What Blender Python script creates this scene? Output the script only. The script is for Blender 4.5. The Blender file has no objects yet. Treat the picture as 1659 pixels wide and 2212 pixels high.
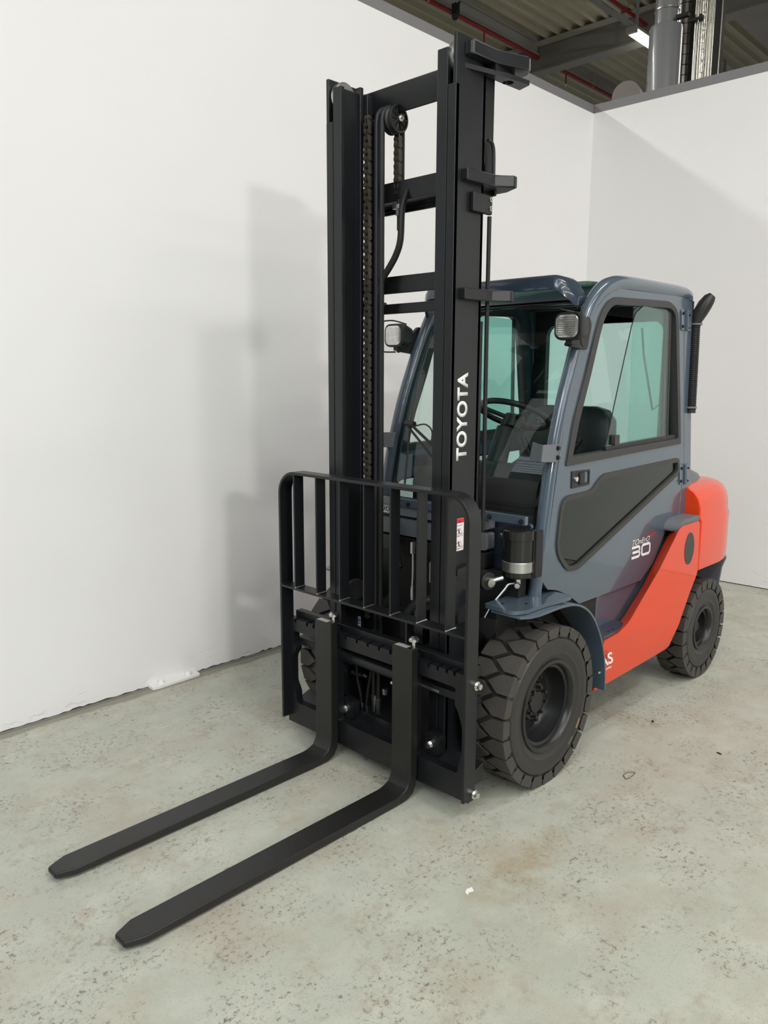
import bpy, bmesh, math, random
from mathutils import Vector, Matrix, geometry
random.seed(7)
C = bpy.context.scene.collection
SC = bpy.context.scene
PI = math.pi

# ------------------------------------------------------------------ camera
cd = bpy.data.cameras.new('camera'); cam = bpy.data.objects.new('camera', cd); C.objects.link(cam)
cd.sensor_fit = 'HORIZONTAL'; cd.sensor_width = 36.0; cd.lens = 1712.1 / 1659 * 36.0
cd.clip_start = .05; cd.clip_end = 200
yaw, pitch, roll = 3.910158, -0.170485, 0.003881
f = Vector((math.cos(pitch)*math.cos(yaw), math.cos(pitch)*math.sin(yaw), math.sin(pitch)))
r = f.cross(Vector((0, 0, 1))).normalized(); u = r.cross(f)
r2 = r*math.cos(roll) + u*math.sin(roll); u2 = -r*math.sin(roll) + u*math.cos(roll)
M = Matrix((r2, u2, -f)).transposed().to_4x4(); M.translation = Vector((2.7859, 2.3187, 1.7342))
cam.matrix_world = M
SC.camera = cam

# ------------------------------------------------------------------ world, lamps, exposure
w = bpy.data.worlds.new('world'); SC.world = w; w.use_nodes = True
w.node_tree.nodes['Background'].inputs[0].default_value = (.80, .86, .95, 1)
w.node_tree.nodes['Background'].inputs[1].default_value = .20
SC.view_settings.view_transform = 'Standard'; SC.view_settings.look = 'None'
SC.view_settings.gamma = 1; SC.view_settings.use_curve_mapping = False
SC.view_settings.exposure = -0.25

def area(name, loc, rot, sx, sy, power, col=(1, .985, .955)):
    l = bpy.data.lights.new(name, 'AREA'); l.shape = 'RECTANGLE'; l.size = sx; l.size_y = sy
    l.energy = power; l.color = col
    o = bpy.data.objects.new(name, l); C.objects.link(o); o.location = loc; o.rotation_euler = rot
    return o
# rows of hall lamps just under the deck
area('hall_light', (2.0, 2.4, 6.9), (0, 0, 0), 7.0, .35, 70)
area('hall_light', (-.5, -5.2, 6.9), (0, 0, 0), 9.0, .35, 380)
area('hall_light', (2.0, 5.2, 6.9), (0, 0, 0), 9.0, .35, 200)
area('hall_light', (2.0, 8.8, 6.9), (0, 0, 0), 9.0, .35, 380)
area('hall_light', (2.0, 13.5, 6.9), (0, 0, 0), 12.0, .35, 620)
area('hall_light', (8.5, 3.0, 6.9), (0, 0, 0), 5.0, 4.0, 460, (.93, .97, 1))  # bluish daylight of the roof skylight, not a lamp row
area('hall_light', (-2.6, 2.6, 6.9), (0, 0, 0), 2.5, .25, 70)
area('hall_light', (-11.5, -1.5, 6.6), (0, 0, 0), 6.0, .4, 160)
area('hall_light', (-9.0, -7.5, 6.6), (0, 0, 0), 8.0, .4, 200)
# bright lamps further down the hall that throw the soft truck shadow on the left wall
for lx, ly, lz, p, sz in ((.9, 4.7, 6.9, 95, .5), (6.2, 14.0, 4.6, 520, 1.0)):
    d = Vector((0, -1.5, 1.4)) - Vector((lx, ly, lz))
    o = area('hall_light', (lx, ly, lz), (0, 0, 0), sz, sz*.6, p)
    o.rotation_euler = d.to_track_quat('-Z', 'Y').to_euler()

# ------------------------------------------------------------------ materials
def mat(name, col, rough=.5, metal=0., coat=0., coat_r=.05, spec=.5, bump=0., bscale=60., var=0., vscale=8.):
    m = bpy.data.materials.new(name); m.use_nodes = True
    nt = m.node_tree; b = nt.nodes['Principled BSDF']
    b.inputs['Base Color'].default_value = (*col, 1); b.inputs['Roughness'].default_value = rough
    b.inputs['Metallic'].default_value = metal; b.inputs['Coat Weight'].default_value = coat
    b.inputs['Coat Roughness'].default_value = coat_r; b.inputs['Specular IOR Level'].default_value = spec
    if bump or var:
        tc = nt.nodes.new('ShaderNodeTexCoord')
    if var:
        n = nt.nodes.new('ShaderNodeTexNoise'); n.inputs['Scale'].default_value = vscale; n.inputs['Detail'].default_value = 5
        nt.links.new(tc.outputs['Object'], n.inputs['Vector'])
        mx = nt.nodes.new('ShaderNodeMix'); mx.data_type = 'RGBA'
        mx.inputs[6].default_value = (*[c*(1-var) for c in col], 1); mx.inputs[7].default_value = (*[min(1, c*(1+var)) for c in col], 1)
        nt.links.new(n.outputs['Fac'], mx.inputs[0]); nt.links.new(mx.outputs[2], b.inputs['Base Color'])
    if bump:
        n2 = nt.nodes.new('ShaderNodeTexNoise'); n2.inputs['Scale'].default_value = bscale; n2.inputs['Detail'].default_value = 4
        nt.links.new(tc.outputs['Object'], n2.inputs['Vector'])
        bp = nt.nodes.new('ShaderNodeBump'); bp.inputs['Strength'].default_value = bump; bp.inputs['Distance'].default_value = .01
        nt.links.new(n2.outputs['Fac'], bp.inputs['Height']); nt.links.new(bp.outputs['Normal'], b.inputs['Normal'])
    return m
def emis(name, col, s):
    m = bpy.data.materials.new(name); m.use_nodes = True; b = m.node_tree.nodes['Principled BSDF']
    b.inputs['Base Color'].default_value = (*col, 1); b.inputs['Emission Color'].default_value = (*col, 1); b.inputs['Emission Strength'].default_value = s
    return m
def glass(name, tint, refl=1.0, rough=.0):
    m = bpy.data.materials.new(name); m.use_nodes = True; nt = m.node_tree; nt.nodes.clear()
    out = nt.nodes.new('ShaderNodeOutputMaterial'); tr = nt.nodes.new('ShaderNodeBsdfTransparent'); gl = nt.nodes.new('ShaderNodeBsdfGlossy')
    tr.inputs[0].default_value = (*tint, 1); gl.inputs['Roughness'].default_value = rough; gl.inputs[0].default_value = (refl, refl, refl, 1)
    lw = nt.nodes.new('ShaderNodeLayerWeight'); lw.inputs[0].default_value = .5
    pw = nt.nodes.new('ShaderNodeMath'); pw.operation = 'POWER'; pw.inputs[1].default_value = 4.5; nt.links.new(lw.outputs['Facing'], pw.inputs[0])
    fr = nt.nodes.new('ShaderNodeMath'); fr.operation = 'MULTIPLY_ADD'; fr.inputs[1].default_value = .9; fr.inputs[2].default_value = .045; nt.links.new(pw.outputs[0], fr.inputs[0])
    mx = nt.nodes.new('ShaderNodeMixShader')
    nt.links.new(fr.outputs[0], mx.inputs[0]); nt.links.new(tr.outputs[0], mx.inputs[1]); nt.links.new(gl.outputs[0], mx.inputs[2])
    nt.links.new(mx.outputs[0], out.inputs[0]); return m

STEEL = mat('black_satin_steel', (.0085, .0095, .0115), .38, bump=.05, bscale=300, var=.12, vscale=3)
STEEL2 = mat('black_fork_steel', (.0125, .012, .0118), .36, bump=.08, bscale=200, var=.25, vscale=7)
BLACK = mat('black_plastic', (.012, .012, .013), .45)
DARK = mat('dark_underbody', (.010, .010, .011), .6)
HOSE = mat('black_hose', (.014, .014, .015), .5)
RUBBER = mat('tyre_rubber', (.052, .047, .043), .62, bump=.15, bscale=120, var=.15, vscale=10)
RUBBERS = mat('tyre_sidewall', (.026, .025, .024), .45, bump=.05, bscale=80)
RIM = mat('black_rim', (.012, .012, .013), .35)
GREY = mat('slate_grey_paint', (.070, .098, .130), .24, coat=.8, coat_r=.06, spec=.4)
NAVY = mat('dark_slate_paint', (.026, .040, .064), .25, coat=.6, coat_r=.06, spec=.4)
ORANGE = mat('orange_paint', (.76, .052, .008), .35, coat=.6, coat_r=.05, spec=.2)
GREYP = mat('grey_plastic', (.14, .15, .168), .5)
SEALM = mat('window_rubber', (.038, .036, .033), .5)
WFR = mat('black_window_frame', (.034, .034, .034), .5)
CHROME = mat('zinc', (.75, .75, .72), .25, metal=1.)
STAIN = mat('brushed_steel', (.55, .55, .54), .35, metal=1., var=.25, vscale=14)
CHAINM = mat('greased_chain', (.11, .095, .075), .45, metal=.5, var=.4, vscale=30)
WHITE = mat('white_vinyl', (.82, .82, .82), .5)
RED = mat('red_vinyl', (.75, .02, .05), .5)
REDP = mat('red_paint', (.30, .012, .02), .45)
SILV = mat('silver_label', (.42, .41, .38), .4, var=.3, vscale=60)
VINYL = mat('seat_vinyl', (.016, .017, .017), .42)
GLASS = glass('green_glass', (.77, .915, .89))
GLASSD = glass('dark_tinted_glass', (.34, .46, .42))
GLASSC = glass('clear_plastic', (.8, .8, .8))
LAMPG = mat('lamp_reflector', (.7, .7, .68), .22, metal=.85, var=.35, vscale=35)
TUBE = emis('tube_light', (1, .95, .82), 14)
SKYL = emis('skylight_pane', (.75, .88, 1), 2.6)
DUCT = mat('duct_grey', (.27, .275, .29), .3, coat=.4)
PIPE = mat('pipe_steel', (.62, .60, .54), .28, metal=1., var=.2, vscale=20)
FOIL = mat('foil_insulation', (.75, .73, .66), .3, metal=1., bump=.8, bscale=25)
BEAM = mat('beam_grey', (.20, .195, .18), .6)
BEAML = mat('light_beam_grey', (.32, .31, .30), .6)
DECK = mat('deck_metal', (.55, .52, .42), .55, var=.12, vscale=2)
GUT = mat('gutter_grey', (.40, .39, .34), .6)
CAP = mat('capping_grey', (.20, .195, .20), .6, var=.08, vscale=4)
WALLP = mat('painted_fitting', (.80, .79, .77), .6, bump=.2, bscale=40)

def wall_mat():
    m = mat('white_wall', (.82, .81, .795), .75); nt = m.node_tree; b = nt.nodes['Principled BSDF']
    tc = nt.nodes.new('ShaderNodeTexCoord')
    n = nt.nodes.new('ShaderNodeTexNoise'); n.inputs['Scale'].default_value = 90; n.inputs['Detail'].default_value = 3
    n2 = nt.nodes.new('ShaderNodeTexNoise'); n2.inputs['Scale'].default_value = 2.2; n2.inputs['Detail'].default_value = 6
    sep = nt.nodes.new('ShaderNodeSeparateXYZ'); nt.links.new(tc.outputs['Object'], sep.inputs[0])
    nt.links.new(tc.outputs['Object'], n.inputs[0]); nt.links.new(tc.outputs['Object'], n2.inputs[0])
    # plaster damage near the foot of the wall
    n3 = nt.nodes.new('ShaderNodeTexNoise'); n3.inputs['Scale'].default_value = 7; n3.inputs['Detail'].default_value = 7
    mp = nt.nodes.new('ShaderNodeMapping'); mp.inputs['Scale'].default_value = (1, 1, 2.2); nt.links.new(tc.outputs['Object'], mp.inputs[0]); nt.links.new(mp.outputs[0], n3.inputs[0])
    cr = nt.nodes.new('ShaderNodeValToRGB'); cr.color_ramp.elements[0].position = .60; cr.color_ramp.elements[1].position = .66
    nt.links.new(n3.outputs['Fac'], cr.inputs[0])
    mr = nt.nodes.new('ShaderNodeMapRange'); mr.inputs['From Min'].default_value = .0; mr.inputs['From Max'].default_value = .22; mr.inputs['To Min'].default_value = 1; mr.inputs['To Max'].default_value = 0
    nt.links.new(sep.outputs['Z'], mr.inputs[0])
    mu = nt.nodes.new('ShaderNodeMath'); mu.operation = 'MULTIPLY'; nt.links.new(cr.outputs[0], mu.inputs[0]); nt.links.new(mr.outputs[0], mu.inputs[1])
    ad = nt.nodes.new('ShaderNodeMath'); ad.operation = 'MULTIPLY_ADD'; ad.inputs[1].default_value = .10; nt.links.new(n.outputs['Fac'], ad.inputs[0])
    mm = nt.nodes.new('ShaderNodeMath'); mm.operation = 'MULTIPLY'; mm.inputs[1].default_value = -.9; nt.links.new(mu.outputs[0], mm.inputs[0]); nt.links.new(mm.outputs[0], ad.inputs[2])
    bp = nt.nodes.new('ShaderNodeBump'); bp.inputs['Strength'].default_value = .35; bp.inputs['Distance'].default_value = .01
    nt.links.new(ad.outputs[0], bp.inputs['Height']); nt.links.new(bp.outputs['Normal'], b.inputs['Normal'])
    mx = nt.nodes.new('ShaderNodeMix'); mx.data_type = 'RGBA'
    mx.inputs[6].default_value = (.80, .79, .785, 1); mx.inputs[7].default_value = (.83, .83, .835, 1)
    nt.links.new(n2.outputs['Fac'], mx.inputs[0]); nt.links.new(mx.outputs[2], b.inputs['Base Color'])
    return m
def floor_mat():
    m = mat('worn_floor', (.33, .35, .29), .42, spec=.35); nt = m.node_tree; b = nt.nodes['Principled BSDF']
    L = nt.links.new; N = nt.nodes.new
    tc = N('ShaderNodeTexCoord')
    def noise(s, d=6, r=.6, sc=(1, 1, 1), off=0):
        mp = N('ShaderNodeMapping'); mp.inputs['Scale'].default_value = sc; mp.inputs['Location'].default_value = (off, off*.7, 0)
        L(tc.outputs['Object'], mp.inputs[0])
        n = N('ShaderNodeTexNoise'); n.inputs['Scale'].default_value = s; n.inputs['Detail'].default_value = d; n.inputs['Roughness'].default_value = r
        L(mp.outputs[0], n.inputs[0]); return n.outputs['Fac']
    def ramp(x, a, b_, c0=(0, 0, 0), c1=(1, 1, 1)):
        cr = N('ShaderNodeValToRGB'); e = cr.color_ramp.elements; e[0].position = a; e[1].position = b_
        e[0].color = (*c0, 1); e[1].color = (*c1, 1); L(x, cr.inputs[0]); return cr.outputs[0]
    def mix(fac, a, c):
        mx = N('ShaderNodeMix'); mx.data_type = 'RGBA'
        for i, v in ((0, fac), (6, a), (7, c)):
            if isinstance(v, (int, float)): mx.inputs[i].default_value = v
            elif isinstance(v, tuple): mx.inputs[i].default_value = (*v, 1)
            else: L(v, mx.inputs[i])
        return mx.outputs[2]
    def mul(a, c):
        q = N('ShaderNodeMath'); q.operation = 'MULTIPLY'
        for i, v in ((0, a), (1, c)):
            if isinstance(v, (int, float)): q.inputs[i].default_value = v
            else: L(v, q.inputs[i])
        return q.outputs[0]
    base = mix(noise(1.3, 5), (.365, .385, .325), (.520, .525, .455))
    base = mix(mul(ramp(noise(5, 5, .6, off=31), .48, .70), .45), base, (.58, .58, .505))
    # beige-brown wear clouds
    base = mix(mul(ramp(noise(2.6, 6, .65, off=3), .48, .66), .50), base, (.38, .32, .25))
    base = mix(mul(mul(ramp(noise(11, 7, .7, off=13), .52, .62), ramp(noise(2.2, 4, .6, off=19), .45, .6)), .45), base, (.34, .27, .21))
    # dark speckle clusters where the coating has worn through
    clus = ramp(noise(3.4, 7, .72, off=11), .45, .58)
    spk = ramp(noise(48, 10, .82, off=5), .535, .585)
    base = mix(mul(mul(clus, spk), .95), base, (.15, .12, .095))
    clus2 = ramp(noise(3.1, 4, .6, off=23), .55, .66)
    base = mix(mul(mul(clus2, ramp(noise(24, 9, .8, off=8), .52, .60)), .7), base, (.20, .165, .13))
    spk2 = ramp(noise(150, 5, .7, off=9), .56, .66)
    base = mix(mul(spk2, .40), base, (.16, .14, .12))
    # long faint scratches
    scr = ramp(noise(9, 3, .5, (.25, 5, 1), 17), .66, .70)
    base = mix(mul(scr, .18), base, (.25, .25, .21))
    # dark worn band along the foot of the left wall
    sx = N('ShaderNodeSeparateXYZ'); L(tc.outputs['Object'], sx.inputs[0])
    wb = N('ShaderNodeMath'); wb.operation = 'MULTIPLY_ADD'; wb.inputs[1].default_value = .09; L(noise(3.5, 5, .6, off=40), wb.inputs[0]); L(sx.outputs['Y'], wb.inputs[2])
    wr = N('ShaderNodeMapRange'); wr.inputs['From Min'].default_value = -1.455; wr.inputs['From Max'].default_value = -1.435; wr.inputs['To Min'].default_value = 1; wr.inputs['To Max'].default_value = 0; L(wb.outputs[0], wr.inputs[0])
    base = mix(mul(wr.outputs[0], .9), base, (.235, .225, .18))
    # the yellow-brown spill in front of the wheel
    sp = N('ShaderNodeVectorMath'); sp.operation = 'SUBTRACT'; sp.inputs[1].default_value = (.62, .88, 0); L(tc.outputs['Object'], sp.inputs[0])
    sc = N('ShaderNodeVectorMath'); sc.operation = 'MULTIPLY'; sc.inputs[1].default_value = (3.2, 8.5, 1); L(sp.outputs[0], sc.inputs[0])
    ln = N('ShaderNodeVectorMath'); ln.operation = 'LENGTH'; L(sc.outputs[0], ln.inputs[0])
    mr = N('ShaderNodeMapRange'); mr.inputs['From Min'].default_value = .5; mr.inputs['From Max'].default_value = 1.05; mr.inputs['To Min'].default_value = 1; mr.inputs['To Max'].default_value = 0
    L(ln.outputs['Value'], mr.inputs[0])
    base = mix(mul(mul(mr.outputs[0], ramp(noise(9, 6, .7, off=2), .38, .62)), .6), base, (.31, .235, .12))
    L(base, b.inputs['Base Color'])
    rr = N('ShaderNodeMapRange'); rr.inputs['To Min'].default_value = .34; rr.inputs['To Max'].default_value = .62; L(noise(6, 6, off=4), rr.inputs[0]); L(rr.outputs[0], b.inputs['Roughness'])
    bp = N('ShaderNodeBump'); bp.inputs['Strength'].default_value = .12; bp.inputs['Distance'].default_value = .004
    L(noise(60, 6, .7), bp.inputs['Height']); L(bp.outputs['Normal'], b.inputs['Normal'])
    return m
WALL = wall_mat(); FLOOR = floor_mat()

# ------------------------------------------------------------------ mesh helpers
def new(): return bmesh.new()
def face(bm, pts):
    return bm.faces.new([bm.verts.new(p) for p in pts])
def box(bm, x0, x1, y0, y1, z0, z1):
    return bmesh.ops.create_cube(bm, size=1, matrix=Matrix.Translation(((x0+x1)/2, (y0+y1)/2, (z0+z1)/2)) @ Matrix.Diagonal((abs(x1-x0), abs(y1-y0), abs(z1-z0), 1)))
def hexa(bm, p):          # p: 8 points, bottom ring then top ring
    v = [bm.verts.new(q) for q in p]
    for q in ((0, 3, 2, 1), (4, 5, 6, 7), (0, 1, 5, 4), (1, 2, 6, 5), (2, 3, 7, 6), (3, 0, 4, 7)): bm.faces.new([v[i] for i in q])
def prism(bm, outer, holes, a, b, fn):
    """solid from a 2-D outline with holes; fn(u, v, t) -> point, t runs a..b"""
    loops = [[Vector((p[0], p[1], 0)) for p in outer]] + [[Vector((p[0], p[1], 0)) for p in h] for h in holes]
    tris = geometry.tessellate_polygon(loops)
    flat = [p for l in loops for p in l]
    va = [bm.verts.new(fn(p.x, p.y, a)) for p in flat]; vb = [bm.verts.new(fn(p.x, p.y, b)) for p in flat]
    for t in tris:
        try: bm.faces.new([va[i] for i in t]); bm.faces.new([vb[i] for i in reversed(t)])
        except ValueError: pass
    k = 0
    for l in loops:
        n = len(l)
        for i in range(n):
            j = (i+1) % n
            try: bm.faces.new((va[k+i], va[k+j], vb[k+j], vb[k+i]))
            except ValueError: pass
        k += n
AX = {'x': lambda u_, v_, t: (t, u_, v_), 'y': lambda u_, v_, t: (u_, t, v_), 'z': lambda u_, v_, t: (u_, v_, t)}
def frame_of(d, up=Vector((0, 0, 1))):
    d = d.normalized()
    if abs(d.dot(up)) > .95: up = Vector((1, 0, 0))
    a = d.cross(up).normalized(); return a, a.cross(d).normalized()
def tube(bm, pts, rad, n=10, closed=False, flat=1.0, up=Vector((0, 0, 1))):
    pts = [Vector(p) for p in pts]; m = len(pts); rings = []
    pa = None
    for i, p in enumerate(pts):
        if closed: d = pts[(i+1) % m] - pts[i-1]
        else: d = pts[min(i+1, m-1)] - pts[max(i-1, 0)]
        if pa is None: a, b = frame_of(d, up)
        else:
            a = (pa - d.normalized()*pa.dot(d.normalized())).normalized(); b = a.cross(d.normalized()).normalized()
        pa = a
        rr = rad[i] if isinstance(rad, (list, tuple)) else rad
        rings.append([bm.verts.new(p + a*math.cos(2*PI*k/n)*rr + b*math.sin(2*PI*k/n)*rr*flat) for k in range(n)])
    for i in range(m if closed else m-1):
        A = rings[i]; B = rings[(i+1) % m]
        for k in range(n): bm.faces.new((A[k], A[(k+1) % n], B[(k+1) % n], B[k]))
    if not closed: bm.faces.new(rings[0]); bm.faces.new(list(reversed(rings[-1])))
def cyl(bm, p0, p1, r0, r1=None, n=20):
    tube(bm, [p0, p1], [r0, r0 if r1 is None else r1], n)
def smoothpath(pts, k=4):
    pts = [Vector(p) for p in pts]; out = []
    for i in range(len(pts)-1):
        p0 = pts[max(i-1, 0)]; p1 = pts[i]; p2 = pts[i+1]; p3 = pts[min(i+2, len(pts)-1)]
        for j in range(k):
            t = j/k
            out.append(.5*((2*p1)+(-p0+p2)*t+(2*p0-5*p1+4*p2-p3)*t*t+(-p0+3*p1-3*p2+p3)*t**3))
    out.append(pts[-1]); return out
def lathe(bm, prof, c, axis, n=48, close=False):
    """prof: (radius, offset along axis)"""
    c = Vector(c); axis = Vector(axis).normalized(); a, b = frame_of(axis); rings = []
    for (rr, h) in prof:
        if rr < 1e-6: rings.append([bm.verts.new(c+axis*h)]); continue
        rings.append([bm.verts.new(c+axis*h+a*math.cos(2*PI*k/n)*rr+b*math.sin(2*PI*k/n)*rr) for k in range(n)])
    m = len(rings)
    for i in range(m if close else m-1):
        A = rings[i]; B = rings[(i+1) % m]
        for k in range(n):
            q = (k+1) % n
            if len(A) == 1 and len(B) == 1: continue
            if len(A) == 1: bm.faces.new((A[0], B[q], B[k]))
            elif len(B) == 1: bm.faces.new((A[k], A[q], B[0]))
            else: bm.faces.new((A[k], A[q], B[q], B[k]))
def loft(bm, rings, cap=True, closed=True):
    R = [[bm.verts.new(p) for p in ring] for ring in rings]; n = len(R[0])
    for i in range(len(R)-1):
        for k in range(n if closed else n-1): bm.faces.new((R[i][k], R[i][(k+1) % n], R[i+1][(k+1) % n], R[i+1][k]))
    if cap and closed: bm.faces.new(R[0]); bm.faces.new(list(reversed(R[-1])))
def rr2(x0, x1, y0, y1, r_, n=5):
    out = []
    for cx, cy, a0 in ((x1-r_, y1-r_, 0), (x0+r_, y1-r_, 90), (x0+r_, y0+r_, 180), (x1-r_, y0+r_, 270)):
        for k in range(n+1):
            a = math.radians(a0+90*k/n); out.append((cx+r_*math.cos(a), cy+r_*math.sin(a)))
    return out
def roundpoly(pts, r_, n=4):
    out = []; m = len(pts)
    for i in range(m):
        p = Vector(pts[i][:2]); a = (Vector(pts[i-1][:2])-p); b = (Vector(pts[(i+1) % m][:2])-p)
        rr = pts[i][2] if len(pts[i]) > 2 else r_
        d = min(rr, a.length*.45, b.length*.45)
        if d < 1e-4: out.append(tuple(p)); continue
        p0 = p+a.normalized()*d; p2 = p+b.normalized()*d
        for k in range(n+1):
            t = k/n; q = (1-t)**2*p0+2*t*(1-t)*p+t*t*p2; out.append((q.x, q.y))
    return out
def finish(bm, name, m, bevel=0., seg=2, smooth=35):
    bmesh.ops.remove_doubles(bm, verts=bm.verts, dist=1e-6)
    bmesh.ops.recalc_face_normals(bm, faces=bm.faces)
    me = bpy.data.meshes.new(name); bm.to_mesh(me); bm.free()
    if m: me.materials.append(m)
    if smooth:
        me.polygons.foreach_set('use_smooth', [True]*len(me.polygons)); me.set_sharp_from_angle(angle=math.radians(smooth))
    return me
def obj(name, bm, m, parent=None, bevel=0., seg=2, smooth=35, label=None):
    me = finish(bm, name, m, smooth=smooth) if isinstance(bm, bmesh.types.BMesh) else bm
    o = bpy.data.objects.new(name, me); C.objects.link(o)
    if parent is not None: o.parent = parent
    if bevel:
        b = o.modifiers.new('bevel', 'BEVEL'); b.width = bevel; b.segments = seg; b.limit_method = 'ANGLE'; b.angle_limit = math.radians(40); b.harden_normals = True
    if label: o['label'] = label
    return o
def tag(o, label, cat, group=None):
    o['label'] = label; o['category'] = cat
    if group: o['group'] = group
    return o
def struct(o): o['kind'] = 'structure'; return o
def bolt_mesh(rad=.011, h=.012, flange=.016, m=CHROME):
    bm = new(); cyl(bm, (0, 0, 0), (0, 0, h*.35), flange, flange, 16); cyl(bm, (0, 0, h*.3), (0, 0, h*1.4), rad, rad*.97, 6)
    return finish(bm, 'bolt', m)
def place(name, me, loc, d, parent):
    o = bpy.data.objects.new(name, me); C.objects.link(o); o.parent = parent; o.location = loc
    o.rotation_euler = Vector(d).to_track_quat('Z', 'Y').to_euler(); return o
def text_bm(s, fn, size=1., ext=0., space=1., bold=0.):
    cu = bpy.data.curves.new('t', 'FONT'); cu.body = s; cu.size = size; cu.align_x = 'LEFT'; cu.space_character = space; cu.resolution_u = 4
    cu.offset = bold
    o = bpy.data.objects.new('t', cu); C.objects.link(o); bpy.context.view_layer.update()
    me = bpy.data.meshes.new_from_object(o.evaluated_get(bpy.context.evaluated_depsgraph_get()))
    xs = [v.co.x for v in me.vertices]; ys = [v.co.y for v in me.vertices]
    x0, x1, y0, y1 = min(xs), max(xs), min(ys), max(ys)
    for v in me.vertices: v.co = Vector(fn((v.co.x-x0)/(x1-x0), (v.co.y-y0)/(y1-y0)))
    bm = new(); bm.from_mesh(me); bpy.data.objects.remove(o); return bm
def stroke(bm, pts, wd, fn, closed=False):
    m = len(pts); L_ = []; R_ = []
    for i in range(m):
        p = Vector(pts[i])
        a = Vector(pts[(i-1) % m]) if (closed or i > 0) else p; b = Vector(pts[(i+1) % m]) if (closed or i < m-1) else p
        d1 = (p-a).normalized() if (p-a).length > 0 else (b-p).normalized(); d2 = (b-p).normalized() if (b-p).length > 0 else d1
        t = (d1+d2).normalized(); n_ = Vector((-t.y, t.x)); k = wd/2/max(.5, abs(n_.dot(Vector((-d1.y, d1.x)))))
        L_.append(bm.verts.new(fn(*(p+n_*k)))); R_.append(bm.verts.new(fn(*(p-n_*k))))
    for i in range(m if closed else m-1):
        j = (i+1) % m; bm.faces.new((L_[i], L_[j], R_[j], R_[i]))

# ------------------------------------------------------------------ the room (walls turned 0.6 degrees against the truck)
WA = .0108; ce, se = math.cos(WA), math.sin(WA)
room = Matrix.Rotation(WA, 4, 'Z')
SL, TL, ZW = -3.985, -1.578, 4.05
def robj(*a, **k):
    o = obj(*a, **k); o.matrix_world = room; return o
bm = new(); face(bm, [(-18, -24, 0), (28, -24, 0), (28, 20, 0), (-18, 20, 0)]); struct(obj('floor', bm, FLOOR, smooth=0))
def wallslab(bm, p0, p1, q0, q1, z0, z1, step=.05):
    box(bm, p0, p1, q0, q1, z0, z1)
bm = new()
# left wall: ragged plaster foot in front of a clean slab
box(bm, SL-.12, 2.35, TL-.12, TL, .012, ZW)
n = 240; pv = None
for i in range(n+1):
    s = SL+(2.35-SL)*i/n; zb = .006+.010*random.random()*(random.random() < .6)
    a = bm.verts.new((s, TL+.003, zb)); b = bm.verts.new((s, TL+.0026, .05)); c = bm.verts.new((s, TL, .60))
    if pv: bm.faces.new((pv[0], a, b, pv[1])); bm.faces.new((pv[1], b, c, pv[2]))
    pv = (a, b, c)
struct(robj('wall_left', bm, WALL, smooth=0))
bm = new(); box(bm, SL-.12, SL, TL, 7, .008, ZW); struct(robj('wall_back', bm, WALL, smooth=0))
bm = new(); box(bm, SL-.14, 2.36, TL-.14, TL-.002, ZW, ZW+.075); o = struct(robj('trim_1', bm, CAP, bevel=.004)); 
bm = new(); box(bm, SL-.14, SL-.002, TL-.001, 7, ZW, ZW+.075); struct(robj('trim_2', bm, CAP, bevel=.004))
# dark gap line at foot of the wall (floor joint)
bm = new(); box(bm, SL, 2.35, TL-.03, TL+.022, -.01, .0035); struct(robj('baseboard_left', bm, mat('floor_joint', (.20, .195, .165), .6, var=.3, vscale=12), smooth=0))

# corrugated roof deck, ribs along the truck's length
bm = new(); y = -24.1; zt, zb = 7.58, 7.50
pts = []
while y < 19:
    pts += [(y, zt), (y+.150, zt), (y+.172, zb), (y+.205, zb), (y+.227, zt)]; y += .2275
prev = None
for (yy, zz) in pts:
    cur = (bm.verts.new((-22, yy, zz)), bm.verts.new((28, yy, zz)))
    if prev: bm.faces.new((prev[0], prev[1], cur[1], cur[0]))
    prev = cur
struct(robj('ceiling', bm, DECK, smooth=0))
def beam(name, bxs, m):
    b_ = new()
    for q in bxs: box(b_, *q)
    o_ = struct(robj(name, b_, m, bevel=.004)); return o_
beam('ceiling_beam', [(-10.27, -10.0, -15, 18, 7.05, 7.075), (-10.15, -10.02, -15, 18, 7.07, 7.45), (-10.27, -10.0, -15, 18, 7.44, 7.499)], BEAM)
bm = new(); box(bm, -10.27, -10.02, -14.9, 17.9, 7.036, 7.049); struct(robj('ceiling_beam_flange', bm, BEAML))
bm = new(); box(bm, -9.99, -9.92, -15, 18, 7.42, 7.49); struct(robj('ceiling_gutter', bm, GUT))
beam('ceiling_purlin', [(-9.98, 15, -6.24, -6.10, 7.28, 7.30), (-9.98, 15, -6.19, -6.15, 7.30, 7.498), (-9.98, 15, -6.24, -6.10, 7.47, 7.499)], BEAML)
beam('ceiling_purlin', [(-22, -10.3, -6.24, -6.10, 7.28, 7.30), (-22, -10.3, -6.19, -6.15, 7.30, 7.498), (-22, -10.3, -6.24, -6.10, 7.47, 7.499)], BEAML)
beam('ceiling_purlin', [(-9.98, 15, -1.2, -1.0, 7.2, 7.22), (-9.98, 15, -1.12, -1.08, 7.2, 7.498)], BEAM)
beam('ceiling_purlin', [(-22, -10.3, -2.9, -2.3, 7.1, 7.13), (-22, -10.3, -2.65, -2.55, 7.13, 7.498)], BEAML)

room2 = Matrix.Translation((0, .072, 0)) @ room; room3 = Matrix.Translation((0, .105, 0)) @ room
def shift(o, m): o.matrix_world = m; return o
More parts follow.
